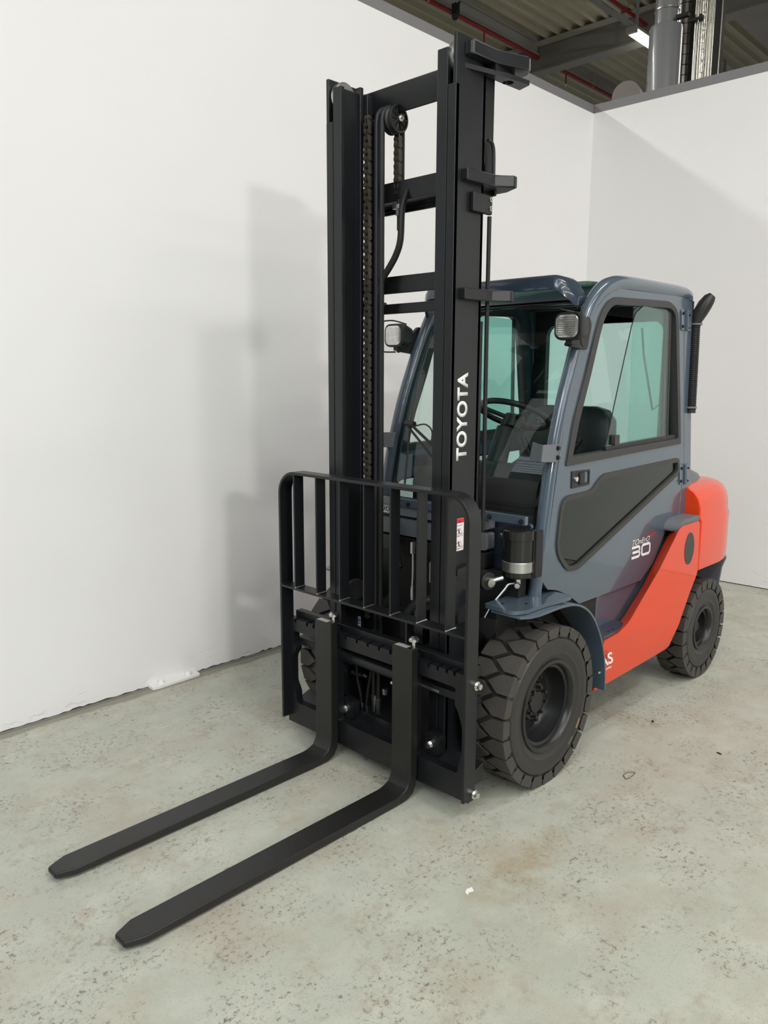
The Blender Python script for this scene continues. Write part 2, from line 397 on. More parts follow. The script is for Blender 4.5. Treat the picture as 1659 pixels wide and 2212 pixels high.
# sprinkler pipes
def pipe(y0, label, drops):
    t = bpy.data.objects.new('sprinkler_pipe', None); C.objects.link(t); t.matrix_world = room3; tag(t, label, 'pipe')
    b_ = new(); cyl(b_, (-20, y0, 7.25), (6, y0, 7.25), .027, n=12); obj('pipe_run', b_, REDP, t)
    for x_ in drops:
        b_ = new(); cyl(b_, (x_, y0, 7.25), (x_, y0, 7.05), .013, n=8); obj('drop_pipe', b_, REDP, t)
        b_ = new(); cyl(b_, (x_, y0, 7.05), (x_, y0, 7.02), .02, .006, n=8); obj('sprinkler_head', b_, CHROME, t)
    for x_ in (-11.9, -7.0, -3): b_ = new(); box(b_, x_-.01, x_+.01, y0-.03, y0+.03, 7.22, 7.5); obj('pipe_hanger', b_, GUT, t)
pipe(-6.25, 'red sprinkler pipe beside the purlin nearest the left wall', (-8.42, -10.95))
pipe(-4.25, 'red sprinkler pipe above the lamp trunking', (-6.2,))
# trunking with tube lamp
t = bpy.data.objects.new('ceiling_light', None); C.objects.link(t); t.matrix_world = room3
tag(t, 'lit tube lamp hanging under the grey trunking near the duct', 'lamp')
bm = new(); box(bm, -10.95, -9.32, -4.24, -4.06, 6.955, 6.995); obj('lamp_housing', bm, GUT, t, bevel=.006)
bm = new(); prism(bm, roundpoly([(-4.235, 6.956), (-4.22, 6.90), (-4.08, 6.90), (-4.065, 6.956)], .02), [], -10.93, -9.39, AX['x']); obj('lamp_diffuser', bm, TUBE, t)
bm = new(); box(bm, -9.39, -9.32, -4.23, -4.07, 6.905, 6.955); obj('lamp_end_cap', bm, GUT, t, bevel=.004)
bm = new(); box(bm, -16, 5, -4.20, -4.10, 6.996, 7.03)
for x_ in (-13, -9.5, -5): box(bm, x_-.02, x_+.02, -4.17, -4.13, 7.03, 7.5)
tag(shift(robj('cable_trunking', bm, BEAML, bevel=.004), room3), 'pale grey cable trunking running above the tube lamp', 'trunking')
# skylight strip farther along the hall
for x0, y0, lb in ((15.0, -17.0, 'bright roof skylight far down the hall, nearer the left side'), (4.5, 1.5, 'bright roof skylight in front of the truck')):
    bm = new(); box(bm, x0, x0+6, y0, y0+(8 if y0 < 0 else 3), 7.42, 7.44); t = bpy.data.objects.new('roof_skylight', None); C.objects.link(t); tag(t, lb, 'skylight'); obj('skylight_pane', bm, SKYL, t)
    for k in range(1, 6): bm = new(); box(bm, x0+k-.03, x0+k+.03, y0, y0+(8 if y0 < 0 else 3), 7.38, 7.419); obj('glazing_bar', bm, BEAM, t)

# risers behind the back wall
def riser(name, label, x_, y_, rad, z0, z1, m, cat='pipe', n_=20):
    b_ = new(); cyl(b_, (x_, y_, z0), (x_, y_, z1), rad, n=n_); o_ = shift(robj(name, b_, m), room2); tag(o_, label, cat); return o_
t = bpy.data.objects.new('ventilation_duct', None); C.objects.link(t); t.matrix_world = room2
tag(t, 'thick glossy grey duct that narrows to a collar near the top', 'duct')
bm = new(); lathe(bm, [(.182, 0), (.182, 5.60), (.176, 5.64), (.128, 5.66), (.128, 7.45)], (-6.5, -2.21, 0), (0, 0, 1), 40); obj('duct_body', bm, DUCT, t)
bm = new(); lathe(bm, [(.129, 0), (.138, .006), (.138, .022), (.129, .028)], (-6.5, -2.21, 5.80), (0, 0, 1), 40); obj('duct_clamp', bm, CHROME, t)
t = bpy.data.objects.new('spiral_duct', None); C.objects.link(t); t.matrix_world = room2
tag(t, 'banded bare metal duct directly behind the thick grey duct', 'duct')
bm = new(); cyl(bm, (-6.84, -2.13, 0), (-6.84, -2.13, 7.45), .115, n=32); obj('duct_body', bm, PIPE, t)
bm = new()
for k in range(28): lathe(bm, [(.1155, 0), (.118, .004), (.1155, .008)], (-6.84, -2.13, 4.4+.11*k), (0, 0, 1), 32)
obj('duct_seam', bm, DARK, t)
def post(name, x0, x1, y0, y1, label, m):
    b_ = new(); box(b_, x0, x1, y0, y1, 0, 7.45); tag(shift(robj(name, b_, m, bevel=.004), room2), label, 'post')
post('steel_post', -6.7, -6.62, -1.985, -1.885, 'black steel post between the banded duct and the bright pipes', DARK)
post('steel_post', -6.56, -6.46, -1.637, -1.570, 'black steel post right of the bright pipes', DARK)
bm = new(); box(bm, -6.47, -6.455, -1.57, -1.562, 0, 7.45); tag(shift(robj('post_trim', bm, PIPE), room2), 'thin bright strip on the edge of the right black post', 'trim')
riser('steel_pipe', 'thin bare steel pipe left of the foil wrapped pipe', -6.5, -1.862, .019, 0, 7.45, PIPE)
riser('steel_pipe', 'second thin steel pipe left of the foil wrapped pipe, close to it', -6.5, -1.812, .018, 0, 7.45, PIPE)
riser('foil_wrapped_pipe', 'crinkled foil wrapped pipe among the steel risers', -6.48, -1.768, .026, 0, 7.45, FOIL)
riser('steel_pipe', 'first steel pipe right of the foil wrapped pipe', -6.5, -1.725, .012, 0, 7.45, PIPE)
riser('steel_pipe', 'middle one of three steel pipes right of the foil wrapped pipe', -6.5, -1.692, .012, 0, 7.45, PIPE)
riser('steel_pipe', 'steel pipe next to the right black post', -6.5, -1.658, .012, 0, 7.45, PIPE)
bm = new(); box(bm, -6.46, -6.40, -2.06, -1.92, 5.66, 5.70); box(bm, -6.46, -6.44, -1.94, -1.78, 5.60, 5.63); box(bm, -6.45, -6.41, -1.80, -1.77, 5.58, 5.64)
tag(shift(robj('pipe_bracket', bm, DARK, bevel=.003), room2), 'black bracket holding the duct and pipes together', 'bracket')
bm = new(); lathe(bm, [(0, 0), (.155, 0), (.165, .02), (.165, .5), (0, .5)], (-6.9, -2.74, 4.99), (1, .25, 0), 32); cyl(bm, (-6.7, -2.69, 0), (-6.7, -2.69, 4.95), .02, n=8)
tag(shift(robj('round_duct_end', bm, mat('beige_duct', (.24, .22, .20), .6)), room2), 'dull round duct end just above the back wall', 'duct')
bm = new(); box(bm, -7.50, -7.40, -6.11, -6.03, 7.12, 7.28); cyl(bm, (-7.45, -6.07, 7.14), (-7.35, -6.0, 7.05), .045, .05, 14); cyl(bm, (-7.42, -5.98, 7.27), (-7.33, -5.97, 7.08), .02, n=8)
tag(shift(robj('hanging_spotlight', bm, DARK, bevel=.004), room3), 'black spotlight clamped to the purlin at the top edge', 'lamp')

# fitting at the wall foot and litter on the floor
t = bpy.data.objects.new('wall_foot_bracket', None); C.objects.link(t); t.matrix_world = room
tag(t, 'white painted angle bracket with two bolts at the foot of the left wall', 'bracket')
bm = new(); prism(bm, roundpoly([(.34, -1.576), (.655, -1.576), (.655, -1.515), (.62, -1.508), (.35, -1.512)], .01), [], .0015, .016, AX['z']); box(bm, .345, .65, -1.576, -1.566, .01, .03); obj('base_plate', bm, WALLP, t, bevel=.003)
for x_ in (.41, .585):
    bm = new(); lathe(bm, [(.018, 0), (.018, .014), (.012, .024), (0, .028)], (x_, -1.545, .014), (0, 0, 1), 12); obj('bolt', bm, WALLP, t)
bm = new(); prism(bm, [(-.022, -.006), (.0, -.012), (.018, -.004), (.022, .012), (.010, .004), (-.010, .012)], [], 0, .0012, AX['z'])
o = obj('paper_scrap', bm, WHITE); o.location = (.82, .83, .001); tag(o, 'torn white scrap of paper on the floor in front of the front wheel', 'paper')
for (x_, y_, a, lb) in ((-.903, .664, .4, 'tiny dark chip on the floor beside the orange side panel'), (-.79, 1.043, 1.3, 'tiny dark chip on the open floor right of the front wheel')):
    bm = new(); prism(bm, [(-.012, -.003), (.010, -.005), (.014, .002), (-.006, .005)], [], 0, .003, AX['z'])
    o = obj('rubber_chip', bm, DARK); o.location = (x_, y_, .001); o.rotation_euler.z = a; tag(o, lb, 'debris')
bm = new(); q = [(-.303+.035*math.cos(a)*(1+.25*math.sin(3*a)), .839+.020*math.sin(a)*(1+.2*math.cos(2*a)), .0022) for a in [2*PI*k/22 for k in range(22)]]
tube(bm, q, .0022, 6, closed=True); o = obj('glue_ring', bm, mat('dull_glue', (.16, .13, .11), .5)); tag(o, 'small dull brown loop lying on the floor right of the front wheel', 'debris')  # flat ring of glue on the floor

# ================================================================== THE FORKLIFT  (x forward, y = its left side, z up)
T = bpy.data.objects.new('forklift', None); C.objects.link(T)
tag(T, 'orange and slate grey counterbalance forklift with enclosed cab and tall black mast', 'forklift')
BOLT = bolt_mesh(); BBOLT = bolt_mesh(.008, .008, .011, BLACK); SBOLT = bolt_mesh(.006, .006, .009)

# ---- forks
def fork(y0, y1, lab):
    # side profile of the L, then the blade narrows to a cropped tip
    xf, th, zt_, zs = .525, .043, .038, .650
    yc = (y0+y1)/2
    prof_out = [(xf-th, zs), (xf, zs)]
    inner = [(xf, .13), (xf+.004, .085), (xf+.022, .055), (xf+.055, zt_+.004), (xf+.08, zt_)]
    outer_ = [(xf-th, .10), (xf-th+.005, .055), (xf-.02, .022), (xf+.02, .006), (xf+.08, .003)]
    st = [(xf-th, xf, zs, zs)]
    b_ = new()
    def ring(pi, po, h): return [(pi[0], yc-h, pi[1]), (pi[0], yc+h, pi[1]), (po[0], yc+h, po[1]), (po[0], yc-h, po[1])]
    h = (y1-y0)/2; rings = [ring((xf, zs), (xf-th, zs), h)]
    for a, c in zip(inner, outer_): rings.append(ring(a, c, h))
    for x_, zz in ((1.2, .006), (1.55, .010), (1.722, .014)): rings.append(ring((x_, zt_), (x_, zz), h))
    rings.append(ring((1.782, zt_-.002), (1.783, .015), h*.58)); rings.append(ring((1.789, zt_-.005), (1.789, .018), h*.50))
    loft(b_, rings); o_ = obj('fork', b_, STEEL2, T, bevel=.004)
    b_ = new(); box(b_, xf-.032, xf-.004, y0+.010, yc+.022, zs+.0002, zs+.0015); obj('type_plate', b_, SILV, o_, label='silver plate on fork top')
    b_ = new(); lathe(b_, [(.008, 0), (.008, .022), (.022, .026), (.023, .036), (.016, .042), (0, .043)], (xf-.035, y1-.018, zs), (0, 0, 1), 20); obj('locking_pin', b_, CHROME, o_, label='zinc locking pin')
    for z0_, z1_ in ((.575, .615), (.06, .13)): b_ = new(); box(b_, .448, xf-th, y0+.02, y1-.02, z0_, z1_); obj('fork_hook', b_, STEEL, o_)
    return o_
fork(.181, .289, ''); fork(-.300, -.193, '')

# ---- carriage
XC = .47
def notched(y0, y1, ztop, ys, d=.016, wn=.013):
    pts = [(y0, ztop)]
    for yy in sorted(ys): pts += [(yy-wn/2, ztop), (yy-wn/2, ztop-d), (yy+wn/2, ztop-d), (yy+wn/2, ztop)]
    pts.append((y1, ztop)); return pts
ys = [-.5, -.416, -.369, -.153, -.081, -.013, .055, .123, .335, .383, .430, .469]
outer_ = [(-.560, .067), (.548, .067)] + list(reversed(notched(-.556, .548, .592, ys)))
h1 = roundpoly([(-.50, .175), (-.318, .175), (-.318, .533), (-.515, .533), (-.518, .47), (-.495, .45), (-.53, .40), (-.53, .27), (-.505, .235)], .015)
h2 = roundpoly([(-.205, .175), (.165, .175), (.165, .532), (-.205, .532)], .015)
h3 = roundpoly([(.268, .175), (.492, .175), (.498, .21), (.513, .27), (.513, .37), (.492, .43), (.472, .46), (.478, .53), (.268, .533)], .012)
bm = new(); prism(bm, outer_, [h1, h2, h3], .435, .473, AX['x'])
car = obj('carriage', bm, STEEL, T, bevel=.003)
bm = new(); box(bm, .395, .434, -.545, .545, .575, .622); obj('side_shift_rail', bm, STEEL, car, bevel=.004)
bm = new(); box(bm, .385, .434, -.54, .54, .455, .490); obj('middle_rail', bm, STEEL, car, bevel=.004)
bm = new(); prism(bm, [(.36, .12), (.434, .12), (.434, .172), (.36, .20)], [], -.54, .54, AX['y']); obj('lower_rail', bm, STEEL, car, bevel=.004)
bm = new(); cyl(bm, (.425, -.20, .478), (.425, .23, .470), .026, n=24); cyl(bm, (.425, -.205, .4782), (.425, -.15, .477), .031, n=24); cyl(bm, (.425, .12, .472), (.425, .16, .4715), .031, n=24); obj('side_shift_cylinder', bm, STEEL, car)
bm = new(); cyl(bm, (.425, .23, .470), (.425, .36, .466), .011, n=16); cyl(bm, (.425, .14, .44), (.425, .17, .438), .012, n=12); obj('cylinder_rod', bm, STAIN, car)
for y_ in (.322, -.190):
    bm = new(); prism(bm, roundpoly([(y_-.04, .178), (y_+.035, .178), (y_+.040, .262), (y_-.04, .272)], .015), [], .385, .43, AX['x']); o = obj('lower_clamp', bm, STEEL, car, bevel=.004)
    b2_ = place('clamp_bolt', BOLT, (.431, y_-.010, .222), (1, 0, 0), car)
    b2_.scale = (1.25, 1.25, 1.2)

# ---- load backrest
def strap(bm_, path, x0, x1, th):
    """flat bar following a (y, z) path, seen edge on from the front"""
    m_ = len(path); R_ = []
    for i, p in enumerate(path):
        p = Vector(p); a = Vector(path[max(i-1, 0)]); b = Vector(path[min(i+1, m_-1)]); d = (b-a).normalized(); n_ = Vector((-d.y, d.x))
        q = p-n_*th/2; s = p+n_*th/2; R_.append([(x0, q.x, q.y), (x1, q.x, q.y), (x1, s.x, s.y), (x0, s.x, s.y)])
    loft(bm_, R_)
def arc(cy, cz, rr, a0, a1, n_=8): return [(cy+rr*math.cos(math.radians(a0+(a1-a0)*k/n_)), cz+rr*math.sin(math.radians(a0+(a1-a0)*k/n_))) for k in range(n_+1)]
path = [(.554, .085)] + arc(.554-.10, 1.296-.10, .10, 0, 90) + arc(-.554+.10, 1.296-.10, .10, 90, 180) + [(-.554, .098)]
bm = new(); strap(bm, path, .443, .515, .013); guard = obj('load_backrest', bm, STEEL, T, bevel=.002)
bm = new(); box(bm, .446, .515, -.547, .547, .752, .763); obj('crossbar', bm, STEEL, guard, bevel=.002)
slats = (-.449, -.298, -.147, .003, .156, .303, .452)
for y_ in slats:
    bm = new(); box(bm, .459, .514, y_-.0045, y_+.0045, .763, 1.29); obj('slat', bm, STEEL, guard, bevel=.0015)
    bm = new(); tube(bm, [(.516, y_+.004, .765), (.49, y_+.0065, .767), (.459, y_+.0065, .767)], [.004, .0035, .004], 6); obj('weld_bead', bm, CHROME if False else STAIN, guard)
bm = new(); tube(bm, [(.515, -.545, .764), (.449, -.545, .766)], .004, 6); obj('weld_bead', bm, STEEL, guard)
for z_ in (.556, .104):
    place('bolt', BOLT, (.452, .561, z_), (0, 1, 0), guard).scale = (1.15, 1.15, 1.3)

# ---- outer mast
for s in (1, -1):
    def sy(a, b): return (a*s, b*s) if s > 0 else (b*s, a*s)
    bm = new(); box(bm, .205, .384, *sy(.336, .352), .10, 2.957)
    box(bm, .363, .385, *sy(.314, .352), .10, 2.785)
    box(bm, .2045, .224, *sy(.314, .352), .10, 2.957)
    out = obj('outer_mast_rail', bm, STEEL, T, bevel=.003)
    bm = new(); prism(bm, roundpoly([(.39, .10), (.10, .10), (.10, .34), (.20, .48), (.20, .10), ], .01)[:0] or [(.205, .10), (.07, .20), (.07, .40), (.205, .52)], [], s*.30, s*.34, AX['y']); obj('mast_foot', bm, STEEL, out, bevel=.004)
    # guide roller at the top, steel rim showing in the notch
    bm = new(); lathe(bm, [(0, -.018), (.018, -.018), (.054, -.018), (.060, -.012), (.060, .012), (.054, .018), (.018, .018), (0, .018)], (.318, s*.3155, 2.890), (0, 1, 0), 32); obj('guide_roller', bm, STAIN, out)
    bm = new(); cyl(bm, (.165, s*.295, .12), (.165, s*.295, 1.95), .030, n=20); lc = obj('lift_cylinder', bm, STEEL, T)
    bm = new(); cyl(bm, (.165, s*.295, 1.95), (.165, s*.295, 2.86), .019, n=16); obj('cylinder_rod', bm, RIM, lc)
    # inner rail
    bm = new(); box(bm, .255, .383, *sy(.279, .292), .07, 2.914); box(bm, .363, .3845, *sy(.261, .3105), .07, 2.914); box(bm, .252, .272, *sy(.261, .3105), .07, 2.935)
    inn = obj('inner_mast_rail', bm, STEEL, T, bevel=.003)
    bm = new(); box(bm, .215, .251, *sy(.240, .296), 2.70, 2.905); obj('crossmember_bracket', bm, STEEL, inn, bevel=.003)
bm = new(); box(bm, .180, .2045, -.335, .335, .07, .36); obj('crossmember', bm, STEEL, T, bevel=.004)
def cross(z0, z1, x0=.185, x1=.204, yw=.335):
    b_ = new(); box(b_, x0, x1, -yw, yw, z0, z1); return obj('crossmember', b_, STEEL, T, bevel=.004)
bm = new(); prism(bm, [(.222, 2.924), (.20, 2.924), (.165, 2.90), (.165, 2.835), (.205, 2.810), (.222, 2.868)], [], -.30, .30, AX['y']); obj('crossmember', bm, STEEL, T, bevel=.008)
bm = new(); prism(bm, [(.204, 2.464), (.204, 2.545), (.190, 2.545), (.190, 2.476), (.110, 2.476), (.110, 2.452), (.125, 2.445), (.125, 2.464)], [], -.345, .345, AX['y']); obj('crossmember', bm, STEEL, T, bevel=.003)
bm = new(); box(bm, .105, .118, -.34, .34, 2.435, 2.475); obj('crossmember', bm, STEEL, T, bevel=.003)
cross(2.086, 2.158); cross(2.000, 2.042)
bm = new(); box(bm, .14, .204, .300, .345, 2.48, 2.90); obj('mast_stiffener', bm, STEEL, T, bevel=.004)
# outward lugs on the visible rail and its twin
for s in (1, -1):
    for i, (z0, z1) in enumerate(((2.885, 2.935), (2.452, 2.496), (2.022, 2.066))):
        hgt = [(.345, .350), (.342, .380), (.18, .386), (.118, .434), (.095, .43), (.06, .36), (.06, .30), (.20, .30), (.205, .350)]
        if i == 0: hgt = [(.340, .350), (.335, .380), (.325, .388), (.20, .392), (.060, .438), (.035, .432), (.01, .405), (.0, .36), (.0, .31), (.20, .31), (.203, .350)]
        b_ = new(); prism(b_, [(x_, s*y_) for x_, y_ in hgt], [], z0, z1, AX['z']); lug = obj('mast_lug', b_, STEEL, T, bevel=.006)
        if i == 0:
            b_ = new(); prism(b_, [(x_, s*y_) for x_, y_ in [(.335, .352), (.205, .385), (.14, .405), (.02, .42), (.0, .36), (.20, .352)]], [[(.10+.022*math.cos(a), s*(.375+.022*math.sin(a))) for a in [2*PI*k/16 for k in range(16)]]], 2.845, 2.862, AX['z']); obj('eye_plate', b_, STEEL, lug, bevel=.003)
            b_ = new(); hexa(b_, [(.20, s*.352, 2.86), (.20, s*.39, 2.86), (.05, s*.37, 2.86), (.05, s*.33, 2.86), (.20, s*.352, 2.887), (.20, s*.39, 2.887), (.05, s*.37, 2.887), (.05, s*.33, 2.887)]); obj('lug_web', b_, STEEL, lug)
# pipe clamp and hydraulic pipe on the left rail
bm = new(); box(bm, .172, .292, .353, .372, 2.350, 2.422); cl = obj('pipe_clamp', bm, STEEL, T, bevel=.005)
for z_ in (2.405, 2.372): place('bolt', SBOLT, (.186, .373, z_), (0, 1, 0), cl)
bm = new(); tube(bm, [(.178, .362, 2.345), (.178, .362, 1.9), (.175, .366, 1.1)], .0085, 10); obj('hydraulic_pipe', bm, BLACK, T)
bm = new(); tube(bm, smoothpath([(.20, .362, 2.62), (.178, .364, 2.615), (.165, .365, 2.58), (.163, .365, 2.47)]), .007, 8); obj('hydraulic_pipe', bm, BLACK, T)
# foot brackets low on the rail
bm = new(); prism(bm, roundpoly([(.345, .935), (.345, .965), (.25, .972), (.25, .945)], .008), [], .352, .372, AX['y']); obj('mast_side_bracket', bm, STEEL, T, bevel=.004)
bm = new(); prism(bm, roundpoly([(.34, .735), (.34, .775), (.30, .80), (.27, .86), (.25, .86), (.25, .735)], .02), [], .352, .375, AX['y']); obj('mast_side_bracket', bm, STEEL, T, bevel=.004)
bm = new(); prism(bm, roundpoly([(.20, .75), (.345, .75), (.345, .60), (.20, .60)], .01), [], .20, .25, lambda a, b, t: (a-.0, t-.06, b)); obj('mast_side_bracket', bm, STEEL, T, bevel=.004)

# lettering on the rail:  TOYOTA, read upward
YT = .3529
def tt(u_, v_): return (.278+v_*.066, YT, 1.402+u_*.346)
bm = text_bm('TOYOTA', tt, bold=.035, space=1.06); bmesh.ops.solidify(bm, geom=bm.faces[:], thickness=.0004); obj('mast_lettering', bm, WHITE, T, smooth=0, label='white TOYOTA lettering on black rail')
# warning label
lb = None
bm = new(); prism(bm, rr2(.286, .342, 1.035, 1.168, .004), [], .3524, .3530, AX['y']); lb = obj('warning_label', bm, WHITE, T, smooth=0, label='white warning sticker with red band')
bm = new(); box(bm, .2865, .3415, .3525, .3533, 1.149, 1.1675); obj('red_band', bm, RED, lb, smooth=0)
BK = mat('print_black', (.02, .02, .02), .5)
bm = new()
def lf(a, b): return (a, .3534, b)
face(bm, [lf(.306, 1.152), lf(.318, 1.152), lf(.312, 1.163)])
stroke(bm, [(.334, 1.139), (.299, 1.139), (.299, 1.144)], .0016, lf)
for zc in (1.112, 1.060):
    stroke(bm, [(.318+.004*math.cos(a), zc+.008+.003*math.sin(a)) for a in [2*PI*k/10 for k in range(10)]], .003, lf, True)
    stroke(bm, [(.322, zc-.008), (.316, zc+.002), (.311, zc-.008)], .004, lf)
    stroke(bm, [(.297+.006*math.cos(a), zc-.012+.006*math.sin(a)) for a in [2*PI*k/14 for k in range(14)]], .0015, lf, True)
    stroke(bm, [(.335, zc-.017), (.31, zc-.017)], .0016, lf)
obj('pictogram', bm, BK, lb, smooth=0)
bm = new()
for zc in (1.112, 1.060):
    stroke(bm, [(.317+.015*math.cos(a), zc+.015*math.sin(a)) for a in [2*PI*k/24 for k in range(24)]], .0016, lf, True)
    stroke(bm, [(.327, zc+.010), (.307, zc-.010)], .0016, lf)
obj('prohibition_sign', bm, RED, lb, smooth=0)

# ---- chain, hoses, pulleys
def chain(x_, y_, z0, z1, name='lift_chain'):
    b_ = new(); n_ = int((z1-z0)/.027)
    for k in range(n_): cyl(b_, (x_, y_-.011, z0+.027*k), (x_, y_+.021, z0+.027*k), .0055, n=8)
    ch = obj(name, b_, CHAINM, T)
    def plate(dy, w_):
        q = new(); pts = arc(0, .0135, .0115, 0, 180, 6)+[(-.0085, 0)]+arc(0, -.0135, .0115, 180, 360, 6)+[(.0085, 0)]
        prism(q, pts, [], dy-w_, dy+w_, lambda a, b, t: (a, t, b)); return q
    q = plate(.018, .0018); q2 = plate(-.008, .0018); me = bpy.data.meshes.new('tmp'); q2.to_mesh(me); q2.free(); q.from_mesh(me)
    po = finish(q, 'chain_link', CHAINM)
    q = plate(.012, .0018); q2 = plate(-.002, .0018); me = bpy.data.meshes.new('tmp'); q2.to_mesh(me); q2.free(); q.from_mesh(me)
    pi_ = finish(q, 'chain_link', CHAINM)
    for k in range(n_-1):
        o_ = bpy.data.objects.new('chain_link', po if k % 2 else pi_); C.objects.link(o_); o_.parent = ch; o_.location = (x_, y_, z0+.0135+.027*k)
    return ch
chain(.262, -.232, .62, 2.86)
chain(.195, -.118, 2.50, 2.76)
bm = new(); lathe(bm, [(.02, -.030), (.052, -.030), (.056, -.026), (.047, -.018), (.047, -.012), (.056, -.004), (.056, .0), (.047, .008), (.047, .014), (.056, .022), (.056, .028), (.050, .030), (.047, .030), (.047, .020), (.02, .020)], (.205, -.125, 2.79), (0, 1, 0), 40); pu = obj('hose_pulley', bm, BLACK, T)
bm = new(); lathe(bm, [(0, .0), (.044, .0), (.044, -.004), (0, -.004)], (.205, -.100, 2.79), (0, 1, 0), 30); obj('pulley_web', bm, DARK, pu)
bm = new()
for k in range(10):
    a = 2*PI*k/10; ca, sa = math.cos(a), math.sin(a)
    tube(bm, [(.205+.012*ca, -.098, 2.79+.012*sa), (.205+.046*ca, -.098, 2.79+.046*sa)], .0028, 6)
obj('pulley_spoke', bm, BLACK, pu)
bm = new(); cyl(bm, (.205, -.10, 2.79), (.205, -.085, 2.79), .014, n=20); cyl(bm, (.205, -.086, 2.79), (.205, -.076, 2.79), .009, n=6); obj('pulley_bolt', bm, CHROME, pu)
for y_, x_, rr in ((-.178, .256, .0115), (-.147, .256, .0115)):
    bm = new(); tube(bm, [(x_, y_, .55), (x_, y_, 1.5), (x_, y_, 2.78)]+[(.205+.051*math.cos(math.radians(a)), y_+.02*(a/180), 2.79+.051*math.sin(math.radians(a))) for a in range(20, 181, 20)]+[(.154, y_+.02, 2.5)], rr, 10); obj('hydraulic_hose', bm, HOSE, T)
bm = new(); box(bm, .222, .234, -.262, -.197, .5, 2.80); obj('chain_backing', bm, STEEL, T, bevel=.002)  # added dark backing, keeps the bright wall from showing through the chain
bm = new(); tube(bm, smoothpath([(.20, -.055, 2.50), (.235, -.050, 2.42), (.25, -.043, 2.30), (.25, -.066, 2.24), (.25, -.105, 2.19), (.25, -.150, 2.14), (.25, -.185, 2.06)]), .014, 12); obj('hydraulic_hose', bm, HOSE, T)
bm = new(); cyl(bm, (.20, -.100, 2.345), (.20, -.100, 2.47), .0085, n=10); an = obj('chain_anchor', bm, BLACK, T)
bm = new(); cyl(bm, (.20, -.100, 2.405), (.20, -.100, 2.43), .015, n=6); box(bm, .185, .215, -.125, -.085, 2.432, 2.45); obj('anchor_nut', bm, STAIN, an)

# ---- wheels
def wheel(name, x_, s, R, yo, width, rs, rrim, depth, nlug, hubfn):
    """s: side sign, yo: outer face"""
    b_ = new(); yi = yo-width
    Rb = R-.020
    prof = [(rrim+.020, yi+.01), (rs, yi), (Rb-.012, yi+.006), (Rb, yi+.02), (Rb, yo-.02), (Rb-.012, yo-.008), (rs, yo-.010), (rs-.006, yo-.002), (rs-.04, yo+.001), (rs-.055, yo-.004), (rrim+.030, yo-.002), (rrim+.020, yo-.008), (rrim+.004, yo-.012), (rrim, yo-.03)]
    lathe(b_, [(p[0], s*p[1]) for p in prof], (x_, 0, R), (0, 1, 0), 72)
    wo = obj(name, b_, RUBBERS, T, label=None)
    # tread lugs: two interlocking rows of pointed blocks, wrapped on the tyre
    b_ = new(); pitch = 2*PI/nlug; ym = (yi+yo)/2; hw = width/2
    for side in (1, -1):
        for k in range(nlug):
            a0 = pitch*(k+(.5 if side < 0 else 0)); g = pitch*.43
            # (angle offset, t) t: 0 = centre, 1 = shoulder
            poly = [(-g, .985), (-g*1.0, .42), (-g*.55, .16), (0, -.16), (g*.55, .16), (g*1.0, .42), (g, .985)]
            top = []; bot = []
            for (da, t) in poly:
                a = a0+da; yy = ym+side*t*hw
                top.append((x_+R*math.cos(a), s*yy, R+R*math.sin(a)))
                bot.append((x_+(Rb-.004)*math.cos(a0+da*1.04), s*(ym+side*(t*hw)), R+(Rb-.004)*math.sin(a0+da*1.04)))
            # shoulder drop down the side wall
            lo = []
            for da in (-g*.82, g*.82):
                a = a0+da; rr_ = rs+.004; lo.append((x_+rr_*math.cos(a), s*(ym+side*(hw-.002)), R+rr_*math.sin(a)))
            vt = [b_.verts.new(p) for p in top]; vb = [b_.verts.new(p) for p in bot]; vl = [b_.verts.new(p) for p in lo]
            b_.faces.new(vt)
            for i in range(6): b_.faces.new((vt[i], vb[i], vb[i+1], vt[i+1]))
            b_.faces.new((vt[6], vl[1], vl[0], vt[0])); b_.faces.new((vt[0], vl[0], vb[0])); b_.faces.new((vt[6], vb[6], vl[1]))
    tr = obj('tyre_tread', b_, RUBBER, wo, smooth=20)
    # rim
    b_ = new(); yd = yo-depth
    prof = [(rrim+.006, yo-.02), (rrim+.002, yo-.006), (rrim-.012, yo-.004), (rrim-.020, yo-.012), (rrim-.024, yo-.03), (rrim-.036, yo-.034), (rrim-.040, yd+.02), (rrim-.055, yd), (0, yd-.005)]
    lathe(b_, [(p[0], s*p[1]) for p in prof], (x_, 0, R), (0, 1, 0), 56); obj('rim', b_, RIM, wo)
    hubfn(wo, x_, s, R, yo, yd); return wo
NUT = bolt_mesh(.0105, .016, .015, RIM)
def hub_front(wo, x_, s, R, yo, yd):
    b_ = new(); lathe(b_, [(p[0], s*p[1]) for p in [(.085, yd-.01), (.085, yd+.025), (.080, yd+.038), (.050, yd+.040), (.046, yd+.048), (0, yd+.048)]], (x_, 0, R), (0, 1, 0), 40); obj('hub', b_, RIM, wo)
    for k in range(8):
        a = 2*PI*(k+.3)/8; place('hub_bolt', NUT, (x_+.064*math.cos(a), s*(yd+.038), R+.064*math.sin(a)), (0, s, 0), wo).scale = (.8, .8, .9)
    for k in range(6):
        a = 2*PI*(k+.1)/6; place('wheel_nut', NUT, (x_+.112*math.cos(a), s*(yd+.002), R+.112*math.sin(a)), (0, s, 0), wo).scale = (1.1, 1.1, 1)
def hub_rear(wo, x_, s, R, yo, yd):
    b_ = new(); lathe(b_, [(p[0], s*p[1]) for p in [(.045, yd-.01), (.045, yd+.02), (.032, yd+.03), (.032, yd+.062), (.027, yd+.067), (0, yd+.067)]], (x_, 0, R), (0, 1, 0), 32); obj('hub', b_, RIM, wo)
